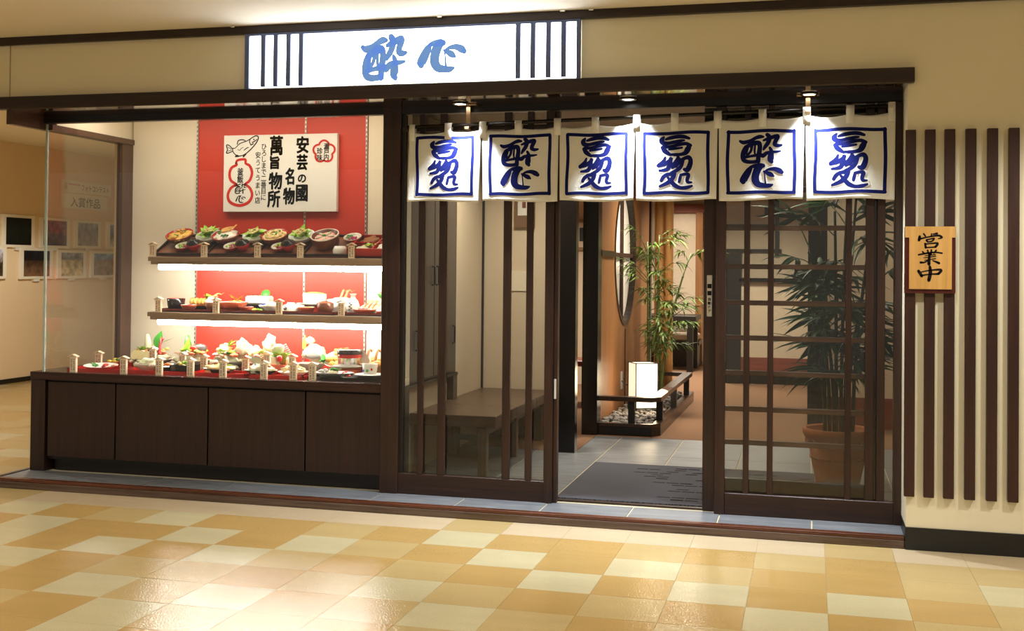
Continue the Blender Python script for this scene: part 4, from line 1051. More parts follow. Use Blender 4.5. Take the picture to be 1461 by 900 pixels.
def bamboo(x, y, h, lean, seed, label):
    r_ = random.Random(seed)
    root = empty('bamboo_plant', (x, y, 0.125)); tag(root, label, 'plant', 'leafy bamboo in the planter')
    pts, rad = [], []
    for k in range(14):
        t = k / 13
        pts.append((lean[0] * t * t, lean[1] * t * t, h * t)); rad.append(0.016 * (1 - 0.6 * t))
    cm = MB().tube(pts, rad, 8)
    for k in range(1, 13): cm.tube([(pts[k][0], pts[k][1], pts[k][2] - 0.006), (pts[k][0], pts[k][1], pts[k][2] + 0.006)], rad[k] * 1.25, 8)
    cm.build('culm', 'bamboo_culm', root, local=True)
    br = MB(); lf_ = MB()
    for b in range(16):
        t = r_.uniform(0.30, 1.0); k = t * 13; i0 = min(int(k), 12)
        p = Vector(pts[i0]).lerp(Vector(pts[i0 + 1]), k - i0)
        a = r_.uniform(0, 6.28); L = r_.uniform(0.16, 0.38)
        d = Vector((math.cos(a) if math.cos(a) > 0 else 0.35 * math.cos(a), math.sin(a) * 0.8, r_.uniform(0.2, 0.8))).normalized()
        e = p + d * L + Vector((0, 0, -0.05)); mid = p + d * L * 0.55 + Vector((0, 0, 0.02))
        br.tube([p, mid, e], [0.004, 0.003, 0.0015], 5)
        for q in range(r_.randint(11, 17)):
            u = r_.uniform(0.3, 1.0); o_ = (p.lerp(mid, u * 2) if u < 0.5 else mid.lerp(e, u * 2 - 1))
            aa = a + r_.uniform(-1.3, 1.3)
            dd = Vector((math.cos(aa), math.sin(aa), r_.uniform(-0.5, 0.45)))
            lf_.leaf(o_, dd, (0, 0, 1), r_.uniform(0.08, 0.15), r_.uniform(0.016, 0.024), r_.uniform(0.1, 0.5), n=3)
    br.build('branches', 'bamboo_culm', root, local=True)
    tag(lf_.build('foliage', 'bamboo_leaf', root, local=True), kind='stuff')
bamboo(-1.435, 4.62, 1.55, (-0.02, 0.02), 4, 'tallest leafy bamboo stem directly behind the paper lantern')
bamboo(-1.40, 4.92, 1.62, (0.02, 0.0), 9, 'leafy bamboo stem in front of the dry bamboo poles')
bamboo(-1.33, 4.75, 1.45, (0.26, 0.10), 15, 'leafy bamboo stem leaning right toward the paper screen')
bamboo(-1.40, 5.25, 1.30, (-0.04, 0.1), 21, 'shorter bamboo stem nearest the round window')

# potted lady palm behind the lattice
pp = empty('potted_palm', (0.185, 1.62, ZD)); tag(pp, 'tall dark green fan palm in a terracotta pot behind the lattice', 'plant')
pot = MB().lathe([(0.135, 0.0), (0.140, 0.02), (0.165, 0.14), (0.185, 0.255), (0.178, 0.262), (0.190, 0.268), (0.196, 0.285), (0.212, 0.300), (0.222, 0.325), (0.222, 0.348), (0.208, 0.356), (0.196, 0.345), (0.185, 0.29), (0.0, 0.29)], 36)
po = pot.build('pot', 'terracotta', pp, local=True)
rp = MB()
for k in range(40):
    a0 = 2 * math.pi * k / 40; a1 = a0 + 2 * math.pi / 40
    rp.tube([(0.171 * math.cos(a0), 0.171 * math.sin(a0), 0.162), (0.174 * math.cos((a0 + a1) / 2), 0.174 * math.sin((a0 + a1) / 2), 0.172), (0.171 * math.cos(a1), 0.171 * math.sin(a1), 0.162)], 0.005, 5)
rp.build('rope_moulding', 'terracotta', po, local=True)
for k in range(8):
    a = 2 * math.pi * k / 8 + 0.2
    fm = MB().tube(catmull([(0.200 * math.cos(a + u), 0.200 * math.sin(a + u), z) for u, z in ((-0.34, 0.292), (-0.17, 0.262), (0, 0.252), (0.17, 0.262), (0.34, 0.292))], 3), 0.008, 5)
    fm.build('festoon', 'terracotta', po, local=True)
MB().lathe([(0.0, 0.305), (0.10, 0.303), (0.19, 0.296)], 20).build('soil', 'soil', pp, local=True)
r5 = random.Random(5)
canes = []
for k in range(8):
    a = 2 * math.pi * k / 8 + r5.uniform(-0.3, 0.3); r_ = r5.uniform(0.03, 0.11); h = r5.uniform(1.05, 1.95)
    x, y = r_ * math.cos(a), r_ * math.sin(a); lx, ly = 0.14 * math.cos(a), 0.14 * math.sin(a)
    pts = [(x + lx * t * t, y + ly * t * t, 0.29 + (h - 0.29) * t) for t in (0, 0.25, 0.5, 0.75, 1.0)]
    MB().tube(pts, [0.013, 0.012, 0.011, 0.010, 0.008], 7).build('cane', 'palm_stem', pp, local=True)
    canes.append(pts)
def frond(p, az, el, L, seed):
    r_ = random.Random(seed); mb_ = MB()
    d = Vector((math.cos(az) * math.cos(el), math.sin(az) * math.cos(el), math.sin(el)))
    hub = Vector(p) + d * L
    mb_.tube([p, Vector(p) + d * L * 0.5 + Vector((0, 0, 0.01)), hub], [0.004, 0.0035, 0.003], 5)
    side = d.cross(Vector((0, 0, 1))).normalized(); up = side.cross(d).normalized()
    nl = r_.randint(7, 10)
    for q in range(nl):
        th = (q / (nl - 1) - 0.5) * R(200)
        dd = (d * math.cos(th) + side * math.sin(th) + Vector((0, 0, -0.12))).normalized()
        mb_.leaf(hub, dd, up, r_.uniform(0.24, 0.34) * (1 - 0.25 * abs(th) / R(100)), 0.036, r_.uniform(0.25, 0.6), n=5)
    mb_.build('frond', 'palm_leaf', pp, local=True)
sd = 0
for pts in canes:
    for q in range(7):
        t = 1.0 - 0.12 * q + r5.uniform(-0.03, 0.03)
        i0 = min(int(t * 4), 3); p = Vector(pts[i0]).lerp(Vector(pts[i0 + 1]), t * 4 - i0)
        if p.z < 0.62: continue
        sd += 1
        frond(p, r5.uniform(0, 6.28), r5.uniform(0.15, 1.0), r5.uniform(0.10, 0.24), sd)

# ---- other restaurant furniture seen through the doorway
tb_ = empty('dining_table', (-1.72, 9.9, ZD)); tag(tb_, 'long dark dining table in front of the paper screen', 'table')
bx('table_top', 'black_wood', (-2.35, -1.45, 9.5, 10.3, 0.735, 0.80), tb_, c=0.004)
for x in (-2.28, -1.53):
    for y in (9.56, 10.24): bx('leg', 'black_wood', (x - 0.04, x + 0.04, y - 0.04, y + 0.04, ZD, 0.735), tb_)
bx('apron', 'black_wood', (-1.80, -1.50, 9.53, 9.56, 0.66, 0.735), tb_)
bs = empty('wall_bench', (-1.8, 10.55, ZD)); tag(bs, 'dark built-in bench with a pale seat cushion behind the table', 'bench')
bx('box', 'black_wood', (-2.4, -1.50, 10.38, 10.75, ZD, 0.36), bs)
bx('cushion', 'shoji_paper', (-2.4, -1.50, 10.36, 10.75, 0.42, 0.52), bs, c=0.02)
bx('seat_board', 'black_wood', (-2.42, -1.48, 10.34, 10.76, 0.36, 0.42), bs)
bx('back_rail', 'red_panel_wood', (-2.4, -1.50, 10.70, 10.76, 0.60, 0.66), bs)
def chair(loc, rz, label):
    ch = empty('dining_chair', loc, rz); tag(ch, label, 'chair')
    bx('seat', 'red_panel_wood', (-0.21, 0.21, -0.21, 0.21, 0.40, 0.46), ch, c=0.01, local=True)
    for x in (-0.18, 0.18):
        bx('leg', 'black_wood', (x - 0.02, x + 0.02, -0.20, -0.16, 0, 0.40), ch, local=True)
        MB().tube([(x, 0.19, 0), (x, 0.19, 0.45), (x, 0.24, 0.70), (x, 0.32, 0.98)], 0.02, 8).build('leg', 'black_wood', ch, local=True)
    for z in (0.62, 0.76, 0.92):
        bx('back_slat', 'black_wood', (-0.18, 0.18, 0.20 + (z - 0.5) * 0.2, 0.225 + (z - 0.5) * 0.2, z, z + 0.07), ch, local=True)
chair((-2.28, 5.35, ZD), R(80), 'dark wooden dining chair glimpsed between the black posts')
pc = empty('framed_picture', (-2.55, 7.38, 1.60)); tag(pc, 'small brown framed picture glimpsed between the black posts', 'picture')
bx('frame', 'brass', (-2.70, -2.46, 7.37, 7.40, 1.63, 2.00), pc, c=0.004)
bx('print', 'shoji_paper', (-2.66, -2.50, 7.366, 7.371, 1.67, 1.96), pc)
bx('drawing', 'black_wood', (-2.62, -2.54, 7.362, 7.367, 1.74, 1.90), pc)
ng = empty('number_sign', (-0.47, 8.53, 2.08)); tag(ng, 'small black sign with gold mark on the rear screen wall', 'sign')
bx('plate', 'black_wood', (-0.535, -0.42, 8.535, 8.55, 2.085, 2.215), ng)
bx('mark', 'gold_ink', (-0.475, -0.44, 8.531, 8.536, 2.17, 2.20), ng); bx('mark', 'gold_ink', (-0.475, -0.44, 8.531, 8.536, 2.10, 2.125), ng)

# ================================================================== FOOD REPLICAS
for nm, c, ro in (('f_egg', (232, 186, 84), 0.35), ('f_batter', (222, 168, 84), 0.5), ('f_brown', (150, 92, 44), 0.5), ('f_rice', (238, 232, 214), 0.5), ('f_noodle', (236, 214, 150), 0.4),
                  ('f_lettuce', (150, 200, 60), 0.4), ('f_green', (62, 140, 50), 0.4), ('f_pickle', (170, 40, 90), 0.35), ('f_salmon', (232, 126, 84), 0.3), ('f_tuna', (190, 36, 40), 0.3),
                  ('f_lemon', (244, 220, 90), 0.35), ('f_lemon_in', (248, 238, 180), 0.35), ('f_nori', (26, 26, 26), 0.5), ('f_daikon', (208, 205, 172), 0.4), ('l_darkred', (104, 38, 28), 0.25), ('f_shell', (206, 190, 160), 0.5),
                  ('f_fish', (170, 168, 160), 0.25), ('f_shrimp', (236, 140, 90), 0.35), ('f_tomato', (206, 44, 30), 0.2), ('f_pink', (236, 176, 160), 0.4), ('f_carrot', (226, 120, 40), 0.4),
                  ('l_red', (176, 28, 20), 0.18), ('l_black', (22, 18, 18), 0.18), ('l_white', (232, 230, 222), 0.15), ('l_cream', (222, 214, 196), 0.2), ('l_terra', (190, 84, 50), 0.3), ('l_blue', (60, 90, 170), 0.25),
                  ('l_brown', (110, 60, 36), 0.3), ('l_grey', (90, 88, 84), 0.3), ('l_pinkpot', (222, 120, 92), 0.35), ('l_wood', (170, 124, 76), 0.45), ('l_tray', (122, 74, 52), 0.25), ('l_darkedge', (40, 26, 22), 0.25)):
    flat(nm, S(c), ro, 0.5, var=0.12 if nm[0] == 'f' else 0.0, scale=60)
glass('f_glass', (0.80, 0.95, 0.86))

def dish(name, label, cat, group, loc, rz=0.0, tilt=0.0):
    o = empty(name, loc); o.rotation_euler = (tilt, 0, rz)
    return tag(o, label, cat, group)
def v_bowl(o, r, h, out='l_red', inn='l_red', n=20, name='bowl', sy=1.0):
    return MB().lathe([(0.42 * r, 0), (0.45 * r, 0.10 * h), (0.78 * r, 0.38 * h), (0.95 * r, 0.75 * h), (r, h), (0.955 * r, h), (0.88 * r, 0.72 * h), (0.62 * r, 0.36 * h), (0.0, 0.26 * h)], n,
                      mats=[0, 0, 0, 0, 1, 1, 1, 1], sy=sy).build(name, [out, inn], o, local=True)
def v_plate(o, r, h, out='l_white', inn='l_white', sy=1.0, name='plate', n=24):
    return MB().lathe([(0.55 * r, 0), (0.60 * r, 0.15 * h), (r, h), (0.97 * r, h), (0.62 * r, 0.35 * h), (0.0, 0.30 * h)], n, mats=[0, 0, 0, 1, 1], sy=sy).build(name, [out, inn], o, local=True)
def v_cup(o, r, h, out='l_white', inn='l_white', name='cup', r0=0.7):
    return MB().lathe([(r0 * r, 0), (0.92 * r, 0.4 * h), (r, h), (0.92 * r, h), (0.84 * r, 0.45 * h), (0.0, 0.2 * h)], 20, mats=[0, 0, 1, 1, 1], ).build(name, [out, inn], o, local=True)
def v_box(o, w_, d, h, out='l_black', inn='l_red', t=0.007, name='box'):
    m_ = MB(); m_.box(-w_ / 2, w_ / 2, -d / 2, d / 2, 0, t, 1)
    for a, b, c_, e in ((-w_ / 2, w_ / 2, -d / 2, -d / 2 + t), (-w_ / 2, w_ / 2, d / 2 - t, d / 2), (-w_ / 2, -w_ / 2 + t, -d / 2, d / 2), (w_ / 2 - t, w_ / 2, -d / 2, d / 2)):
        m_.box(a, b, c_, e, 0, h, 0)
    return m_.build(name, [out, inn], o, local=True)
def mound(o, r, h, z, mat, name='food', seed=1, amp=0.5, c=(0, 0), sy=1.0):
    return MB().blob((c[0], c[1], z), (r, r * sy, h), 0, seed, amp, 2.6, 3).build(name, mat, o, local=True)
def bits(o, n, r, z, size, mat, name, seed, c=(0, 0), flat_=0.5):
    r_ = random.Random(seed); m_ = MB()
    for k in range(n):
        a = r_.uniform(0, 6.28); q = r * math.sqrt(r_.random()); s_ = size * r_.uniform(0.7, 1.3)
        m_.blob((c[0] + q * math.cos(a), c[1] + q * math.sin(a), z + r_.uniform(0, size)), (s_, s_ * r_.uniform(0.6, 1.2), s_ * flat_), 0, seed + k, 0.5, 2, 1)
    p_ = m_.build(name, mat, o, local=True)
    return tag(p_, kind='stuff')
def strands(o, n, r, z, mat, name, seed, rad=0.003, h=0.02, c=(0, 0)):
    r_ = random.Random(seed); m_ = MB()
    for k in range(n):
        a = r_.uniform(0, 6.28); pts = []
        for q in range(6):
            a += r_.uniform(0.4, 1.3); rr = r * r_.uniform(0.25, 0.95)
            pts.append((c[0] + rr * math.cos(a), c[1] + rr * math.sin(a), z + h * (1 - rr / r) + r_.uniform(0, h * 0.5)))
        m_.tube(catmull(pts, 3), rad, 4)
    return tag(m_.build(name, mat, o, local=True), kind='stuff')
def leaf_tuft(o, n, z, L, W, mat, name, seed, c=(0, 0), up=0.7):
    r_ = random.Random(seed); m_ = MB()
    for k in range(n):
        a = r_.uniform(0, 6.28)
        m_.leaf((c[0], c[1], z), (math.cos(a), math.sin(a), up * r_.uniform(0.5, 1.5)), (0, 0, 1), L * r_.uniform(0.7, 1.2), W, r_.uniform(0, 0.5), n=4, fold=0.3)
    return tag(m_.build(name, mat, o, local=True), kind='stuff')
def big_leaf(o, p, d, L, W, mat='f_green', name='leaf'):
    return MB().leaf(p, d, (0, -1, 0.3), L, W, 0.1, n=6).build(name, mat, o, local=True)
def shrimp(o, p, az, L, mat='f_shrimp', name='shrimp', el=0.6):
    pts = [Vector(p) + Vector((math.cos(az) * L * t, math.sin(az) * L * t, el * L * math.sin(2.2 * t))) for t in (0, 0.25, 0.5, 0.75, 1.0)]
    m_ = MB().tube(catmull(pts, 3), [0.011 * (1 - 0.6 * k / 12) for k in range(13)], 7)
    e = pts[-1]
    for q in (-0.4, 0.4): m_.leaf(e, (math.cos(az + q), math.sin(az + q), 0.6), (0, 0, 1), 0.03, 0.016, n=3)
    return m_.build(name, mat, o, local=True)
def slices(o, n, z, p, step, r, mat, name='slice', tilt=0.7, th=0.006):
    for k in range(n):
        M = Matrix.Translation((p[0] + step[0] * k, p[1] + step[1] * k, z)) @ Matrix.Rotation(tilt, 4, 'X')
        MB().lathe([(0.0, 0), (r, 0), (r, th), (0, th)], 14, smooth=False, M=M).build(name, mat, o, local=True)

# ---------------- upper shelf: slanted trays with rice bowl sets
TH = R(27)
def tray_pt(x, v, lift=0.014): return (x, 0.985 + v * math.cos(TH) - lift * math.sin(TH), 1.474 + v * math.sin(TH) + lift * math.cos(TH))
def slanted_tray(x0, x1, label):
    o = dish('serving_tray', label, 'tray', 'slanted trays on the upper shelf', ((x0 + x1) / 2, 0.985, 1.474), 0, TH)
    w_ = x1 - x0; d = 0.31
    m_ = MB().box(-w_ / 2, w_ / 2, 0, d, 0.0, 0.010); m_.build('base', 'l_tray', o, local=True)
    for a in ((-w_ / 2, w_ / 2, 0, 0.010), (-w_ / 2, w_ / 2, d - 0.010, d), (-w_ / 2, -w_ / 2 + 0.010, 0, d), (w_ / 2 - 0.010, w_ / 2, 0, d)):
        bx('rim', 'l_darkedge', (*a, 0.010, 0.026), o, local=True)
    wd = MB(); Lc, Ls = d * math.cos(TH), d * math.sin(TH)
    Mi = Matrix.Rotation(-TH, 4, 'X')
    wd.add([(-w_ / 2 + 0.02, 0.06, 0.0), (w_ / 2 - 0.02, 0.06, 0.0), (w_ / 2 - 0.02, Lc * 0.97, 0.0), (-w_ / 2 + 0.02, Lc * 0.97, 0.0), (-w_ / 2 + 0.02, Lc * 0.97, Ls * 0.95), (w_ / 2 - 0.02, Lc * 0.97, Ls * 0.95),
            (-w_ / 2 + 0.02, 0.06, 0.022), (w_ / 2 - 0.02, 0.06, 0.022)], [(0, 1, 2, 3), (0, 6, 7, 1), (3, 2, 5, 4), (6, 4, 5, 7), (0, 3, 4, 6), (1, 7, 5, 2)], M=Mi)
    wd.build('stand', 'l_black', o, local=True, fix=True)
for x0, x1, lb in ((-4.40, -4.02, 'dark slanted tray under the egg cutlet bowl at the left end'), (-4.00, -3.645, 'dark slanted tray under the tempura bowl'), (-3.625, -3.305, 'dark slanted tray under the noodle bowl'),
                   (-3.285, -2.945, 'brown slanted tray under the round wooden rice pot')):
    slanted_tray(x0, x1, lb)
G1 = 'rice bowl sets on the upper shelf'
def rice_bowl(x, v, top, label):
    o = dish('rice_bowl', label, 'bowl', G1, tray_pt(x, v), 0, TH); v_bowl(o, 0.098, 0.062, 'l_brown', 'l_red')
    return o
o = rice_bowl(-4.29, 0.205, 'k', 'red lacquer bowl of egg and cutlet on rice, far left of upper shelf')
mound(o, 0.084, 0.022, 0.048, 'f_egg', 'egg_topping', 3, 0.6); bits(o, 9, 0.06, 0.062, 0.016, 'f_batter', 'cutlet_pieces', 31); bits(o, 7, 0.05, 0.068, 0.008, 'f_green', 'green_onion', 41)
o = rice_bowl(-3.93, 0.205, 't', 'red lacquer bowl of shrimp tempura and seaweed on rice')
mound(o, 0.084, 0.020, 0.048, 'f_rice', 'rice', 5, 0.4)
for k in range(3): shrimp(o, (-0.05, 0.01 + 0.022 * k, 0.066), 0.25 + 0.05 * k, 0.085, 'f_batter', 'tempura_shrimp', 0.15)
MB().box(-0.02, 0.035, -0.05, 0.0, 0.064, 0.072, M=Matrix.Rotation(0.3, 4, 'X')).build('seaweed', 'f_nori', o, local=True); bits(o, 8, 0.05, 0.07, 0.010, 'f_green', 'green_pepper', 51)
o = rice_bowl(-3.562, 0.205, 'n', 'red lacquer bowl heaped with pale noodles')
mound(o, 0.084, 0.02, 0.046, 'f_noodle', 'noodle_bed', 6, 0.3); strands(o, 22, 0.08, 0.056, 'f_noodle', 'noodles', 61); bits(o, 6, 0.06, 0.075, 0.008, 'f_green', 'green_onion', 62)
for i, (x, lb) in enumerate(((-4.205, 'left of three small red bowls of purple pickles on upper shelf'), (-3.835, 'middle of three small red bowls of purple pickles on upper shelf'), (-3.478, 'right of three small red bowls of purple pickles on upper shelf'))):
    o = dish('pickle_bowl', lb, 'bowl', 'small pickle bowls on the upper shelf', tray_pt(x, 0.085), 0, TH); v_bowl(o, 0.056, 0.034, 'l_red', 'l_cream')
    bits(o, 7, 0.03, 0.020, 0.012, 'f_pickle', 'pickles', 71 + i, (0.008, -0.008)); bits(o, 7, 0.034, 0.022, 0.011, 'f_lettuce', 'greens', 81 + i, (-0.01, 0.012))
for i, (x, lb) in enumerate(((-4.075, 'white bowl of lettuce salad beside the egg cutlet bowl'), (-3.715, 'white bowl of lettuce salad beside the tempura bowl'), (-3.368, 'white bowl of lettuce salad beside the noodle bowl'))):
    o = dish('salad_bowl', lb, 'bowl', 'salad bowls on the upper shelf', tray_pt(x, 0.225), 0, TH); v_bowl(o, 0.092, 0.05, 'l_white', 'l_white')
    leaf_tuft(o, 26, 0.03, 0.085, 0.055, 'f_lettuce', 'lettuce', 91 + i, up=1.1); strands(o, 9, 0.05, 0.058, 'f_noodle', 'shredded_topping', 95 + i, 0.0025, 0.03); bits(o, 3, 0.04, 0.06, 0.010, 'f_carrot', 'carrot', 99 + i)
for i, (x, lb) in enumerate(((-4.115, 'left of three lidded black soup bowls on upper shelf'), (-3.745, 'middle of three lidded black soup bowls on upper shelf'), (-3.405, 'right of three lidded black soup bowls on upper shelf'))):
    o = dish('soup_bowl', lb, 'bowl', 'lidded soup bowls on the upper shelf', tray_pt(x, 0.075), 0, TH); v_bowl(o, 0.050, 0.055, 'l_red', 'l_black')
    MB().lathe([(0.049, 0.055), (0.044, 0.066), (0.022, 0.074), (0.020, 0.082), (0.016, 0.082), (0.0, 0.078)], 18).build('lid', 'l_black', o, local=True)
o = dish('rice_pot', 'round brown wooden pot of red rice with white slices on upper shelf', 'pot', G1, tray_pt(-3.165, 0.16), 0, TH)
MB().lathe([(0.080, 0), (0.092, 0.02), (0.097, 0.075), (0.099, 0.082), (0.090, 0.082), (0.086, 0.05), (0.0, 0.045)], 24, mats=[0, 0, 1, 1, 0, 0]).build('pot', ['l_brown', 'l_cream'], o, local=True)
mound(o, 0.083, 0.02, 0.052, 'f_pink', 'red_rice', 13, 0.3)
for a in range(5):
    M = Matrix.Translation((0.042 * math.cos(a * 1.256), 0.042 * math.sin(a * 1.256), 0.073)) @ Matrix.Rotation(a * 1.256, 4, 'Z')
    MB().blob((0, 0, 0), (0.028, 0.010, 0.005), 0, a, 0.2, 2, 2, M=M).build('slice', 'f_daikon', o, local=True)
bits(o, 5, 0.012, 0.074, 0.009, 'f_green', 'herb', 131)
o = dish('pickle_bowl', 'small white-rimmed pickle bowl behind the white tea cup', 'bowl', None, tray_pt(-2.998, 0.23), 0, TH); v_bowl(o, 0.062, 0.034, 'l_terra', 'l_cream'); bits(o, 7, 0.03, 0.022, 0.012, 'f_pickle', 'pickles', 141, (0.01, -0.01)); bits(o, 7, 0.03, 0.022, 0.012, 'f_green', 'greens', 142, (-0.012, 0.01))
o = dish('tea_cup', 'rounded white tea cup with red rim on upper shelf', 'cup', None, (-3.03, 1.03, 1.474)); MB().lathe([(0.030, 0), (0.046, 0.025), (0.048, 0.055), (0.036, 0.080), (0.030, 0.080), (0.040, 0.055), (0.0, 0.01)], 18, mats=[0, 0, 0, 1, 1, 1]).build('cup', ['l_white', 'l_red'], o, local=True)
o = dish('bento_box', 'red and black lacquer bento box with compartments at right end', 'bento box', None, (-2.79, 1.13, 1.53), 0, R(20)); v_box(o, 0.34, 0.30, 0.06, 'l_red', 'l_black', 0.010)
bx('divider', 'l_red', (-0.005, 0.005, -0.14, 0.14, 0.01, 0.056), o, local=True); bx('divider', 'l_red', (-0.16, 0.16, -0.005, 0.005, 0.01, 0.056), o, local=True)
mound(o, 0.06, 0.03, 0.035, 'f_brown', 'fried_food', 151, 0.8, (-0.08, 0.07)); mound(o, 0.05, 0.02, 0.03, 'f_daikon', 'tofu', 152, 0.3, (-0.08, -0.07)); leaf_tuft(o, 8, 0.04, 0.04, 0.03, 'f_lettuce', 'garnish', 153, (-0.05, -0.05)); mound(o, 0.06, 0.03, 0.035, 'f_salmon', 'grilled_fish', 154, 0.6, (0.08, 0.07)); mound(o, 0.06, 0.03, 0.035, 'f_rice', 'rice', 155, 0.3, (0.08, -0.07)); bits(o, 4, 0.03, 0.05, 0.012, 'f_lemon', 'lemon', 156, (-0.02, -0.07))
bx('base_tray', 'l_black', (-0.18, 0.18, -0.155, 0.155, -0.016, 0.0), o, local=True); bx('stand', 'l_black', (-0.15, 0.15, -0.10, 0.10, -0.05, -0.016), o, local=True)

# ---------------- lower shelf
ZM = 1.092
def flat_tray(x0, x1, y0, y1, z, label, base='l_black', rim='l_darkred', group='lacquer trays'):
    o = dish('serving_tray', label, 'tray', group, ((x0 + x1) / 2, (y0 + y1) / 2, z)); w_, d = x1 - x0, y1 - y0
    bx('base', base, (-w_ / 2, w_ / 2, -d / 2, d / 2, 0, 0.008), o, local=True)
    for a in ((-w_ / 2, w_ / 2, -d / 2, -d / 2 + 0.008), (-w_ / 2, w_ / 2, d / 2 - 0.008, d / 2), (-w_ / 2, -w_ / 2 + 0.008, -d / 2, d / 2), (w_ / 2 - 0.008, w_ / 2, -d / 2, d / 2)):
        bx('rim', rim, (*a, 0.008, 0.022), o, local=True)
    return o
for x0, x1, lb in ((-4.37, -3.95, 'black tray with red rim at left end of lower shelf'), (-3.93, -3.46, 'black tray with red rim under the terracotta noodle bowl'), (-3.44, -3.05, 'black tray with red rim under the white rice pot'), (-3.02, -2.62, 'black tray with red rim under the sake flask')):
    flat_tray(x0, x1, 0.985, 1.36, ZM, lb)
ZT2 = ZM + 0.008
def on2(name, label, cat, x, y, group=None, z=ZT2, tilt=0.0): return dish(name, label, cat, group, (x, y, z), 0, tilt)
o = on2('soup_bowl', 'tall black soup bowl with red inside at left of lower shelf', 'bowl', -4.30, 1.12); v_cup(o, 0.064, 0.082, 'l_black', 'l_red', 'bowl', 0.8)
o = on2('fry_plate', 'plate of brown croquettes with a lettuce leaf on lower shelf', 'plate', -4.19, 1.27); v_plate(o, 0.10, 0.03, 'l_black', 'l_brown')
for k in range(4): MB().blob((-0.06 + 0.032 * k, 0, 0.055), (0.019, 0.042, 0.030), 0, k, 0.15, 3, 2).build('croquette', 'f_batter', o, local=True)
leaf_tuft(o, 7, 0.05, 0.075, 0.07, 'f_lettuce', 'lettuce', 201, (0.065, 0.01), 1.6)
o = on2('pickle_bowl', 'small white bowl of purple pickles in front of the croquettes', 'bowl', -4.165, 1.06); v_bowl(o, 0.056, 0.042, 'l_terra', 'l_cream'); bits(o, 6, 0.03, 0.030, 0.012, 'f_pickle', 'pickles', 202)
o = on2('sashimi_cup', 'glass cup of sashimi and shrimp beside the croquettes', 'bowl', -4.06, 1.20); v_cup(o, 0.05, 0.07, 'l_white', 'l_blue', 'cup', 0.6); mound(o, 0.042, 0.025, 0.07, 'f_daikon', 'shredded_radish', 203, 0.6); shrimp(o, (0, 0, 0.08), 0.6, 0.06); bits(o, 4, 0.03, 0.085, 0.014, 'f_salmon', 'salmon', 204)
o = on2('steamed_egg_cup', 'small dark cup at right of the left lower tray', 'cup', -3.995, 1.07); v_cup(o, 0.042, 0.062, 'l_brown', 'l_white', 'cup'); mound(o, 0.033, 0.006, 0.052, 'f_egg', 'steamed_egg', 205, 0.1)
o = on2('tempura_plate', 'plate of yellow tempura behind the terracotta noodle bowl', 'plate', -3.90, 1.26); v_plate(o, 0.085, 0.03, 'l_black', 'l_black'); leaf_tuft(o, 12, 0.05, 0.075, 0.022, 'f_egg', 'tempura_sticks', 211, (0, 0), 1.6); mound(o, 0.055, 0.03, 0.045, 'f_batter', 'tempura', 212, 0.7); bits(o, 4, 0.04, 0.07, 0.014, 'f_tuna', 'red_pepper', 213)
o = on2('noodle_bowl', 'wide terracotta noodle bowl in the middle of lower shelf', 'bowl', -3.845, 1.09); v_bowl(o, 0.104, 0.066, 'l_terra', 'l_cream'); mound(o, 0.088, 0.014, 0.054, 'f_noodle', 'noodles', 214, 0.3); bits(o, 6, 0.05, 0.066, 0.010, 'f_brown', 'meat_bits', 215)
o = on2('sushi_block', 'white pressed rice block with a green leaf on dark stand', 'plate', -3.735, 1.28); bx('stand', 'l_black', (-0.095, 0.095, -0.06, 0.06, 0, 0.045), o, local=True); MB().box(-0.09, 0.085, -0.055, 0.055, 0.045, 0.105, c=0.012).build('rice_block', 'f_rice', o, local=True); MB().lathe([(0, 0), (0.034, 0.001), (0.034, 0.004), (0, 0.006)], 16, M=Matrix.Translation((0.045, 0, 0.118)) @ Matrix.Rotation(1.1, 4, 'X')).build('leaf', 'f_green', o, local=True); bits(o, 4, 0.03, 0.106, 0.008, 'f_nori', 'seaweed', 216, (-0.03, 0))
o = on2('pickle_bowl', 'small white bowl of pickles right of the terracotta noodle bowl', 'bowl', -3.725, 1.055); v_bowl(o, 0.052, 0.036, 'l_terra', 'l_cream'); bits(o, 4, 0.026, 0.026, 0.010, 'f_pickle', 'pickles', 217); bits(o, 4, 0.026, 0.026, 0.010, 'f_green', 'greens', 218)
o = on2('sashimi_dish', 'blue and white dish of red sashimi on lower shelf', 'plate', -3.62, 1.20); v_bowl(o, 0.078, 0.045, 'l_white', 'l_white'); bits(o, 8, 0.03, 0.046, 0.015, 'f_tuna', 'tuna', 221); bits(o, 4, 0.035, 0.05, 0.013, 'f_salmon', 'salmon', 222); bits(o, 7, 0.062, 0.042, 0.013, 'l_blue', 'blue_pattern', 223, flat_=0.2)
o = on2('pickle_plate', 'small square plate of yellow pickles at the front of lower shelf', 'plate', -3.635, 1.02); MB().box(-0.05, 0.05, -0.03, 0.03, 0, 0.008, c=0.003).build('plate', 'l_white', o, local=True); bits(o, 6, 0.028, 0.012, 0.012, 'f_lemon', 'yellow_pickles', 224); bits(o, 3, 0.02, 0.014, 0.010, 'f_lettuce', 'greens', 225, (0.025, 0))
o = on2('rice_bowl', 'white rice bowl beside the second wooden price post', 'bowl', -3.545, 1.08); v_bowl(o, 0.060, 0.05, 'l_cream', 'l_white'); mound(o, 0.05, 0.025, 0.045, 'f_rice', 'rice', 226, 0.3)
o = on2('tilted_plate', 'tilted white plate with yellow garnish behind the third price post', 'plate', -3.455, 1.27, tilt=0.4); v_plate(o, 0.085, 0.03, 'l_white', 'l_white'); bits(o, 5, 0.05, 0.025, 0.014, 'f_egg', 'omelette', 227); bits(o, 4, 0.04, 0.03, 0.012, 'f_salmon', 'salmon', 228)
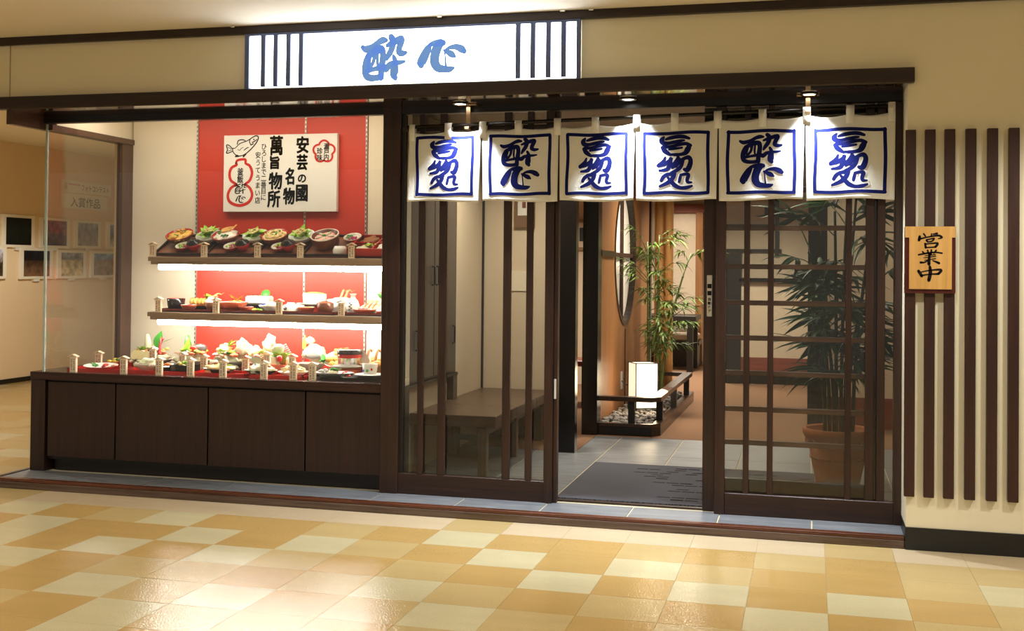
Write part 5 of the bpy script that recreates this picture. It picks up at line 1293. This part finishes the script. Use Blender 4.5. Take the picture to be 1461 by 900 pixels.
o = on2('white_rice_pot', 'white cylindrical rice pot on a red stand, lower shelf', 'pot', -3.292, 1.22); MB().lathe([(0.085, 0), (0.078, 0.035), (0.070, 0.045), (0.0, 0.045)], 20).build('stand', 'l_red', o, local=True); v_plate(MB and o, 0.115, 0.016, 'l_white', 'l_white', 1.0, 'saucer').location = (0, 0, 0.045)
MB().lathe([(0.078, 0.056), (0.083, 0.10), (0.082, 0.128), (0.076, 0.128), (0.0, 0.118)], 24).build('pot', 'l_white', o, local=True); mound(o, 0.072, 0.012, 0.126, 'f_lemon', 'rice_topping', 231, 0.4)
o = on2('upturned_bowl', 'upturned white bowl with a grey emblem on lower shelf', 'bowl', -3.395, 1.06); MB().lathe([(0.074, 0), (0.070, 0.025), (0.050, 0.052), (0.026, 0.062), (0.026, 0.070), (0.0, 0.070)], 22).build('bowl', 'l_cream', o, local=True); MB().lathe([(0, 0), (0.014, 0.0), (0.014, 0.002), (0, 0.002)], 12, M=Matrix.Translation((-0.01, -0.066, 0.033)) @ Matrix.Rotation(1.15, 4, 'X')).build('emblem', 'l_grey', o, local=True)
o = on2('pickle_bowl', 'small terracotta bowl of pickles in front of the white rice pot', 'bowl', -3.275, 1.045); v_bowl(o, 0.060, 0.042, 'l_terra', 'l_cream'); bits(o, 4, 0.03, 0.030, 0.011, 'f_pickle', 'pickles', 232); bits(o, 4, 0.03, 0.030, 0.011, 'f_lettuce', 'greens', 233)
o = on2('tempura_bowl', 'wide white bowl of tempura with upright shrimp tails', 'bowl', -3.095, 1.23); v_cup(o, 0.105, 0.09, 'l_white', 'l_white', 'bowl', 0.75); mound(o, 0.09, 0.02, 0.085, 'f_daikon', 'noodles', 241, 0.4); shrimp(o, (-0.01, 0, 0.085), 1.2, 0.05, el=1.4); shrimp(o, (0.02, 0, 0.085), 0.4, 0.05, el=1.4); bits(o, 5, 0.05, 0.095, 0.014, 'l_blue', 'blue_pattern', 242, flat_=0.2)
o = on2('soup_bowl', 'dark red lidded soup bowl in front of the tempura bowl', 'bowl', -3.14, 1.05); v_cup(o, 0.058, 0.072, 'l_brown', 'l_red', 'bowl', 0.8); MB().lathe([(0.056, 0.070), (0.04, 0.078), (0.016, 0.082), (0.014, 0.088), (0.0, 0.088)], 18).build('lid', 'l_brown', o, local=True)
o = on2('sake_flask', 'white sake flask with dark brush lettering, right of lower shelf', 'flask', -2.96, 1.10); MB().lathe([(0.036, 0), (0.044, 0.02), (0.046, 0.055), (0.034, 0.088), (0.017, 0.104), (0.016, 0.122), (0.026, 0.136), (0.020, 0.136), (0.0, 0.12)], 20).build('flask', 'l_white', o, local=True)
lt = MB()
for k in range(5): lt.blob((-0.012 + 0.012 * (k % 2) + 0.004, -0.0445 + 0.002 * (k % 2), 0.03 + 0.011 * k), (0.009, 0.003, 0.006), 0, k, 0.7, 3, 1)
tag(lt.build('lettering', 'l_grey', o, local=True), kind='stuff')
o = on2('glass_dessert_cup', 'green stemmed glass cup at right end of lower shelf', 'glass', -2.79, 1.27); MB().lathe([(0.035, 0), (0.008, 0.01), (0.007, 0.085), (0.04, 0.105), (0.062, 0.135), (0.058, 0.135), (0.0, 0.10)], 18).build('glass', 'f_green', o, local=True); bits(o, 4, 0.03, 0.135, 0.014, 'f_shrimp', 'shrimp_bits', 251)
o = on2('shrimp_plate', 'large tilted plate of shrimp and greens at right of lower shelf', 'plate', -2.87, 1.22, tilt=0.5); v_plate(o, 0.10, 0.03, 'l_cream', 'l_cream')
for k in range(3): shrimp(o, (-0.06 + 0.03 * k, -0.02, 0.025), 1.3, 0.08, el=0.3)
leaf_tuft(o, 10, 0.03, 0.04, 0.03, 'f_green', 'parsley', 252, (0.03, -0.05))
o = on2('sashimi_dish', 'small orange-based dish of pink sashimi at front right', 'plate', -2.855, 1.045); v_bowl(o, 0.082, 0.035, 'l_terra', 'l_white', sy=0.7); bits(o, 8, 0.045, 0.028, 0.016, 'f_pink', 'sashimi', 253); bits(o, 4, 0.05, 0.026, 0.012, 'l_blue', 'blue_pattern', 254, flat_=0.2)
o = on2('small_dish', 'little blue and white dish touching the post at right end', 'plate', -2.73, 1.04); v_bowl(o, 0.045, 0.025, 'l_terra', 'l_white'); bits(o, 4, 0.02, 0.018, 0.010, 'l_blue', 'blue_pattern', 255, flat_=0.2)

# ---------------- wooden price posts
def price_post(x, y, z, label, h=0.10, s_=1.0):
    o = dish('price_post', label, 'price sign', 'wooden price posts', (x, y, z), 0.12)
    bx('post', 'post_wood', (-0.021 * s_, 0.021 * s_, -0.012, 0.012, 0, h), o, local=True)
    for sg_ in (-1, 1):
        M = Matrix.Translation((0, 0, h + 0.018)) @ Matrix.Rotation(sg_ * 0.42, 4, 'Y')
        MB().box(0 if sg_ > 0 else -0.037 * s_, 0.037 * s_ if sg_ > 0 else 0, -0.02, 0.02, -0.006, 0.0, M=M).build('roof_board', 'post_wood', o, local=True)
    mk = MB(); r_ = random.Random(int(x * 100))
    for cx_ in (-0.009, 0.008):
        zz = h - 0.012
        while zz > 0.012:
            mk.box(cx_ - 0.004, cx_ + 0.004, -0.0126, -0.0118, zz - 0.005, zz); zz -= r_.choice((0.008, 0.010, 0.014))
    tag(mk.build('lettering', 'l_brown', o, local=True), kind='stuff')
ORD = ['first', 'second', 'third', 'fourth', 'fifth', 'sixth', 'seventh', 'eighth']
for i, x in enumerate((-4.395, -4.0, -3.6, -3.287, -2.92)): price_post(x, 0.965, 1.472, ORD[i] + ' wooden price post from the left on upper shelf', 0.085, 0.95)
for i, x in enumerate((-4.345, -3.905, -3.437, -2.988)): price_post(x, 0.965, 1.09, ORD[i] + ' wooden price post from the left on lower shelf', 0.088, 0.95)
for i, x in enumerate((-4.69, -4.315, -4.055, -3.83, -3.60, -3.315, -3.115, -2.985)): price_post(x, 0.50, 0.705, ORD[i] + ' wooden price post from the left along front counter edge', 0.098, 1.0)
for i, (x, zz) in enumerate(((-4.70, 0.0), (-4.285, 0.04), (-4.06, 0.01), (-3.90, 0.0), (-3.595, 0.0), (-3.44, 0.03), (-3.26, 0.02))): 
    o = price_post(x, 0.80, 0.705, ORD[i] + ' wooden price post from the left in the second row on counter', 0.10 + zz, 1.0)

# ---------------- counter dishes
ZC2 = 0.705
G3 = 'red lacquer trays on the counter'
def red_tray(x0, x1, y0, y1, label): flat_tray(x0, x1, y0, y1, ZC2, label, 'l_red', 'l_red', G3)
red_tray(-4.76, -4.36, 0.53, 0.74, 'red tray under the oval white plate at left corner')
red_tray(-4.34, -3.88, 0.53, 0.74, 'red tray beside the ruffled glass bowl')
red_tray(-3.86, -3.46, 0.53, 0.74, 'red tray under the left black oval meat plate')
red_tray(-3.44, -3.06, 0.53, 0.74, 'red tray under the right black oval plate and green pasta')
flat_tray(-3.03, -2.54, 0.53, 0.76, ZC2, 'black tray under the blue and white sashimi plate', 'l_black', 'l_black')
def on3(name, label, cat, x, y, z=ZC2 + 0.008, tilt=0.0, group=None): return dish(name, label, cat, group, (x, y, z), 0, tilt)
o = on3('oval_plate', 'white oval plate with greens and tomato at the left corner', 'plate', -4.57, 0.63, tilt=0.12); v_plate(o, 0.125, 0.03, 'l_red', 'l_white', 0.72); leaf_tuft(o, 8, 0.015, 0.04, 0.03, 'f_green', 'greens', 301, (-0.04, 0)); bits(o, 4, 0.03, 0.02, 0.016, 'f_tuna', 'tomato', 302, (0.01, 0)); bits(o, 6, 0.05, 0.015, 0.012, 'f_pink', 'ham', 303, (0.06, 0.01))
o = on3('sushi_tray', 'low red tray of mixed bites behind the oval plate', 'tray', -4.63, 0.98, ZC2); v_box(o, 0.26, 0.16, 0.03, 'l_red', 'l_cream'); bits(o, 5, 0.04, 0.03, 0.018, 'f_lemon', 'omelette', 304, (-0.08, 0)); bits(o, 5, 0.04, 0.03, 0.018, 'f_tuna', 'tuna', 305, (0.03, 0)); bits(o, 5, 0.04, 0.03, 0.016, 'f_green', 'greens', 306, (-0.02, 0.02)); bits(o, 4, 0.03, 0.03, 0.02, 'f_daikon', 'radish', 307, (0.09, 0))
o = on3('glass_bowl', 'ruffled glass bowl of ice and lime near left price posts', 'bowl', -4.22, 0.63); v_bowl(o, 0.085, 0.055, 'l_cream', 'l_white', name='bowl'); mound(o, 0.07, 0.03, 0.05, 'f_daikon', 'ice', 308, 0.8); bits(o, 3, 0.05, 0.06, 0.018, 'f_lettuce', 'lime', 309); bits(o, 4, 0.05, 0.05, 0.014, 'f_shrimp', 'shrimp', 310)
def platter(x, y, r, label, seed, tall='f_daikon', th=0.16, extras=()):
    o = on3('seafood_platter', label, 'platter', x, y, ZC2, 0.0, 'large seafood platters at the back of the counter')
    v_plate(o, r, 0.05, 'l_grey', 'l_cream'); mound(o, r * 0.72, 0.06, 0.05, 'f_daikon', 'shredded_radish', seed, 0.8)
    MB().lathe([(0.030, 0.05), (0.026, 0.05 + th * 0.6), (0.014, 0.05 + th), (0.0, 0.055 + th)], 12, M=Matrix.Translation((-r * 0.25, 0.02, 0.0)) @ Matrix.Rotation(-0.12, 4, 'Y')).build('radish_spike', tall, o, local=True)
    bits(o, 9, r * 0.55, 0.085, 0.024, 'f_salmon', 'salmon', seed + 1, (r * 0.2, -r * 0.3)); bits(o, 8, r * 0.5, 0.085, 0.022, 'f_pink', 'sea_bream', seed + 2, (-r * 0.3, -r * 0.3)); leaf_tuft(o, 9, 0.08, 0.06, 0.045, 'f_green', 'shiso', seed + 3, (r * 0.1, -r * 0.4), 1.0); leaf_tuft(o, 9, 0.09, 0.06, 0.045, 'f_lettuce', 'lettuce', seed + 4, (-r * 0.4, -r * 0.2), 1.2); bits(o, 8, r * 0.5, 0.105, 0.017, 'f_lemon', 'yellow_petals', seed + 5, (r * 0.3, 0)); bits(o, 5, r * 0.6, 0.10, 0.016, 'f_tuna', 'tuna', seed + 6)
    return o
o = platter(-4.45, 1.08, 0.145, 'tall seafood platter with red lobster and lemon, leftmost of the platters', 320, 'f_daikon', 0.17); big_leaf(o, (0.02, 0.02, 0.13), (0.2, 0, 1), 0.12, 0.075)
shrimp(o, (0.10, -0.09, 0.09), 1.9, 0.10, 'f_tuna', 'lobster', 1.1); slices(o, 3, 0.085, (-0.06, -0.13), (0.045, -0.006), 0.034, 'f_lemon_in', 'lemon_slice', 1.2); bits(o, 10, 0.06, 0.10, 0.018, 'f_lemon', 'chrysanthemum', 325, (-0.08, -0.03)); MB().leaf((0.06, 0, 0.16), (0.8, 0, 0.35), (0, 0, 1), 0.12, 0.018, n=4).build('stalk', 'f_lettuce', o, local=True)
o = on3('sashimi_plate', 'low black plate with orange carrot on counter front', 'plate', -4.10, 0.66); v_plate(o, 0.085, 0.035, 'l_black', 'l_grey'); bits(o, 6, 0.05, 0.035, 0.018, 'f_carrot', 'carrot', 331); bits(o, 5, 0.05, 0.035, 0.016, 'f_daikon', 'radish', 332)
o = platter(-4.15, 1.10, 0.135, 'seafood platter with pointed green leaf and red radish', 340, 'f_green', 0.17); MB().blob((0.05, 0.0, 0.13), (0.055, 0.03, 0.035), 0, 3, 0.2, 2, 2).build('abalone', 'l_grey', o, local=True); MB().blob((0.02, -0.03, 0.13), (0.032, 0.02, 0.026), 0, 4, 0.2, 2, 2).build('radish', 'f_tomato', o, local=True); big_leaf(o, (-0.03, -0.04, 0.08), (0.1, 0, 1), 0.13, 0.05, 'f_lettuce')
o = on3('lacquer_box', 'black lacquer box of greens with red edge on counter', 'box', -3.95, 0.64); v_box(o, 0.15, 0.13, 0.05, 'l_black', 'l_red'); leaf_tuft(o, 14, 0.04, 0.04, 0.035, 'f_lettuce', 'greens', 341, (0, 0), 1.1); bits(o, 5, 0.05, 0.05, 0.016, 'f_daikon', 'tofu', 342); bits(o, 4, 0.05, 0.05, 0.016, 'f_lemon', 'lemon', 343)
o = on3('meat_plate', 'black oval plate of sliced meat and noodles, left of two', 'plate', -3.70, 0.64); v_plate(o, 0.115, 0.035, 'l_black', 'l_cream', 0.75); mound(o, 0.085, 0.03, 0.035, 'f_noodle', 'noodles', 351, 0.7); bits(o, 10, 0.05, 0.055, 0.017, 'f_brown', 'meat', 352); leaf_tuft(o, 6, 0.045, 0.04, 0.03, 'f_lettuce', 'lettuce', 353, (0.05, 0)); mound(o, 0.035, 0.03, 0.055, 'f_daikon', 'tofu', 354, 0.4, (-0.05, 0.03))
o = platter(-3.87, 1.12, 0.125, 'seafood platter with white radish tower and conch shell', 360, 'f_daikon', 0.12); MB().blob((0.09, 0.0, 0.14), (0.055, 0.045, 0.06), 0, 7, 0.5, 2, 3).build('shell', 'f_shell', o, local=True); leaf_tuft(o, 5, 0.15, 0.08, 0.02, 'f_lettuce', 'stalks', 361, (-0.02, 0), 0.6); mound(o, 0.05, 0.05, 0.11, 'f_noodle', 'radish_mound', 362, 0.6, (-0.05, 0))
o = platter(-3.56, 1.12, 0.165, 'large seafood platter with sliced silver fish on wooden boat', 370, 'f_daikon', 0.10); MB().blob((-0.03, 0.03, 0.17), (0.045, 0.04, 0.055), 0, 9, 0.6, 2, 3).build('shell', 'f_shell', o, local=True); mound(o, 0.05, 0.06, 0.10, 'f_noodle', 'radish_mound', 371, 0.5, (-0.11, -0.02))
for k in range(5): MB().box(-0.05, 0.05, -0.012, 0.012, 0, 0.008, M=Matrix.Translation((0.075 + 0.012 * k, -0.03 - 0.008 * k, 0.15 - 0.012 * k)) @ Matrix.Rotation(-0.5, 4, 'Y')).build('fish_slice', 'f_fish', o, local=True)
bx('boat', 'l_wood', (0.0, 0.18, -0.16, -0.13, 0.055, 0.085), o, local=True)
o = on3('fried_plate', 'black oval plate of browned food, right of two', 'plate', -3.40, 0.63); v_plate(o, 0.115, 0.035, 'l_black', 'l_cream', 0.75); mound(o, 0.08, 0.035, 0.035, 'f_daikon', 'rice', 381, 0.6); bits(o, 14, 0.07, 0.05, 0.015, 'f_brown', 'fried_bits', 382); bits(o, 4, 0.05, 0.06, 0.014, 'f_green', 'greens', 383)
o = on3('salad_pot', 'pink pot of bright lettuce salad with a tomato', 'pot', -3.39, 0.92, ZC2); MB().lathe([(0.085, 0), (0.095, 0.03), (0.10, 0.06), (0.09, 0.06), (0.0, 0.04)], 6, smooth=False).build('pot', 'l_pinkpot', o, local=True); leaf_tuft(o, 20, 0.07, 0.085, 0.06, 'f_lettuce', 'lettuce', 391, (0, 0), 1.5); MB().blob((0.015, -0.07, 0.10), (0.022, 0.022, 0.022), 0, 2, 0.1, 2, 2).build('tomato', 'f_tomato', o, local=True); MB().blob((-0.04, 0.02, 0.155), (0.042, 0.036, 0.034), 0, 3, 0.4, 2, 2).build('mushroom', 'f_daikon', o, local=True); mound(o, 0.05, 0.05, 0.06, 'f_daikon', 'tofu', 392, 0.5, (-0.07, -0.02))
o = on3('shell_plate', 'plate with a large open oyster shell and mushroom behind salad', 'plate', -3.29, 1.19, ZC2); v_plate(o, 0.10, 0.05, 'l_cream', 'l_white'); MB().blob((0.03, -0.02, 0.12), (0.085, 0.04, 0.06), 0, 5, 0.4, 2, 3).build('shell', 'f_shell', o, local=True); MB().blob((0.035, -0.062, 0.11), (0.06, 0.012, 0.030), 0, 6, 0.3, 2, 2).build('oyster', 'f_fish', o, local=True); MB().blob((-0.02, 0, 0.20), (0.034, 0.03, 0.028), 0, 7, 0.3, 2, 2).build('mushroom', 'f_daikon', o, local=True); big_leaf(o, (-0.06, 0, 0.14), (0, 0, 1), 0.10, 0.03, 'f_lettuce')
o = on3('pasta_plate', 'pale plate of greenish noodles between the right price posts', 'plate', -3.19, 0.66); v_plate(o, 0.10, 0.03, 'l_cream', 'l_cream'); strands(o, 18, 0.08, 0.025, 'f_noodle', 'noodles', 401, 0.004, 0.04); leaf_tuft(o, 7, 0.05, 0.045, 0.035, 'f_lettuce', 'lettuce', 402); bits(o, 4, 0.05, 0.05, 0.012, 'f_carrot', 'carrot', 403)
o = on3('tempura_platter', 'wide white platter of golden tempura at the back', 'platter', -3.05, 1.13, ZC2 + 0.05, 0.45); v_plate(o, 0.12, 0.05, 'l_cream', 'l_white'); bits(o, 14, 0.09, 0.045, 0.028, 'f_egg', 'tempura', 411, flat_=0.8); bits(o, 5, 0.08, 0.06, 0.022, 'f_batter', 'fried_bits', 412); leaf_tuft(o, 8, 0.05, 0.05, 0.035, 'f_green', 'parsley', 413, (-0.10, -0.05)); bx('stand', 'l_black', (-0.06, 0.06, -0.04, 0.04, -0.05, 0.0), o, local=True)
o = on3('hot_pot', 'silver and red covered hot pot with dark lid on red stand', 'pot', -2.90, 0.90, ZC2); MB().lathe([(0.075, 0), (0.088, 0.03), (0.080, 0.055), (0.0, 0.055)], 20).build('stand', 'l_terra', o, local=True); MB().lathe([(0.09, 0.055), (0.112, 0.068), (0.108, 0.070), (0.0, 0.060)], 24).build('saucer', 'l_white', o, local=True); MB().lathe([(0.074, 0.065), (0.080, 0.115), (0.080, 0.118), (0.081, 0.140), (0.078, 0.142), (0.0, 0.142)], 24, mats=[0, 0, 1, 1, 1]).build('pot', ['chrome', 'l_red'], o, local=True); MB().lathe([(0.084, 0.142), (0.084, 0.166), (0.078, 0.172), (0.0, 0.170)], 24).build('lid', 'l_darkedge', o, local=True)
o = on3('sashimi_plate', 'blue and white oval plate with green shiso at front right', 'plate', -2.90, 0.64); v_plate(o, 0.135, 0.035, 'l_grey', 'l_white', 0.72); leaf_tuft(o, 9, 0.03, 0.05, 0.045, 'f_green', 'shiso', 421, (0.01, 0), 1.0); mound(o, 0.035, 0.02, 0.03, 'f_daikon', 'radish', 422, 0.5, (0, -0.02)); bits(o, 7, 0.05, 0.028, 0.018, 'f_fish', 'fish', 423, (-0.06, 0.01)); bits(o, 4, 0.03, 0.025, 0.014, 'f_tuna', 'tuna', 424, (0.08, -0.01)); bits(o, 7, 0.09, 0.026, 0.012, 'l_blue', 'blue_pattern', 425, flat_=0.15)
o = on3('flower_cup', 'white cup painted with blue and red flowers at right end', 'cup', -2.665, 0.66, ZC2 + 0.036); v_cup(o, 0.050, 0.068, 'l_white', 'l_cream', 'cup', 0.78)
for k, (a, mm) in enumerate(((-2.2, 'l_blue'), (-1.6, 'f_green'), (-1.0, 'f_tomato'))):
    MB().blob((0.046 * math.cos(a), 0.046 * math.sin(a), 0.026 + 0.01 * (k == 2)), (0.010, 0.004, 0.010), 0, k, 0.7, 3, 1).build('flower', mm, o, local=True)
o = on3('saucer_plate', 'stacked grey rimmed saucers under the flowered cup', 'plate', -2.665, 0.66, ZC2 + 0.008); v_plate(o, 0.105, 0.030, 'l_grey', 'l_white')
o = on3('small_dish', 'little blue and white dish between shiso plate and flowered cup', 'plate', -2.775, 0.60); v_plate(o, 0.06, 0.018, 'l_white', 'l_white'); bits(o, 4, 0.035, 0.012, 0.010, 'l_blue', 'blue_pattern', 431, flat_=0.15); bits(o, 3, 0.02, 0.014, 0.012, 'f_tuna', 'tuna', 432)
o = on3('fry_basket', 'woven basket of golden fried seafood by the right post', 'basket', -2.745, 0.98, ZC2); MB().lathe([(0.08, 0), (0.10, 0.06), (0.115, 0.075), (0.105, 0.075), (0.0, 0.05)], 22).build('basket', 'l_wood', o, local=True); bits(o, 11, 0.08, 0.075, 0.026, 'f_batter', 'fried_seafood', 441, flat_=0.8)
for k in range(3): shrimp(o, (-0.07 + 0.06 * k, 0, 0.08), 1.4, 0.07, 'f_brown', 'shrimp_tail', 1.2)
MB().leaf((-0.05, -0.02, 0.06), (-0.3, -0.2, 1), (0, -1, 0), 0.12, 0.06, n=4).build('paper', 'l_white', o, local=True)
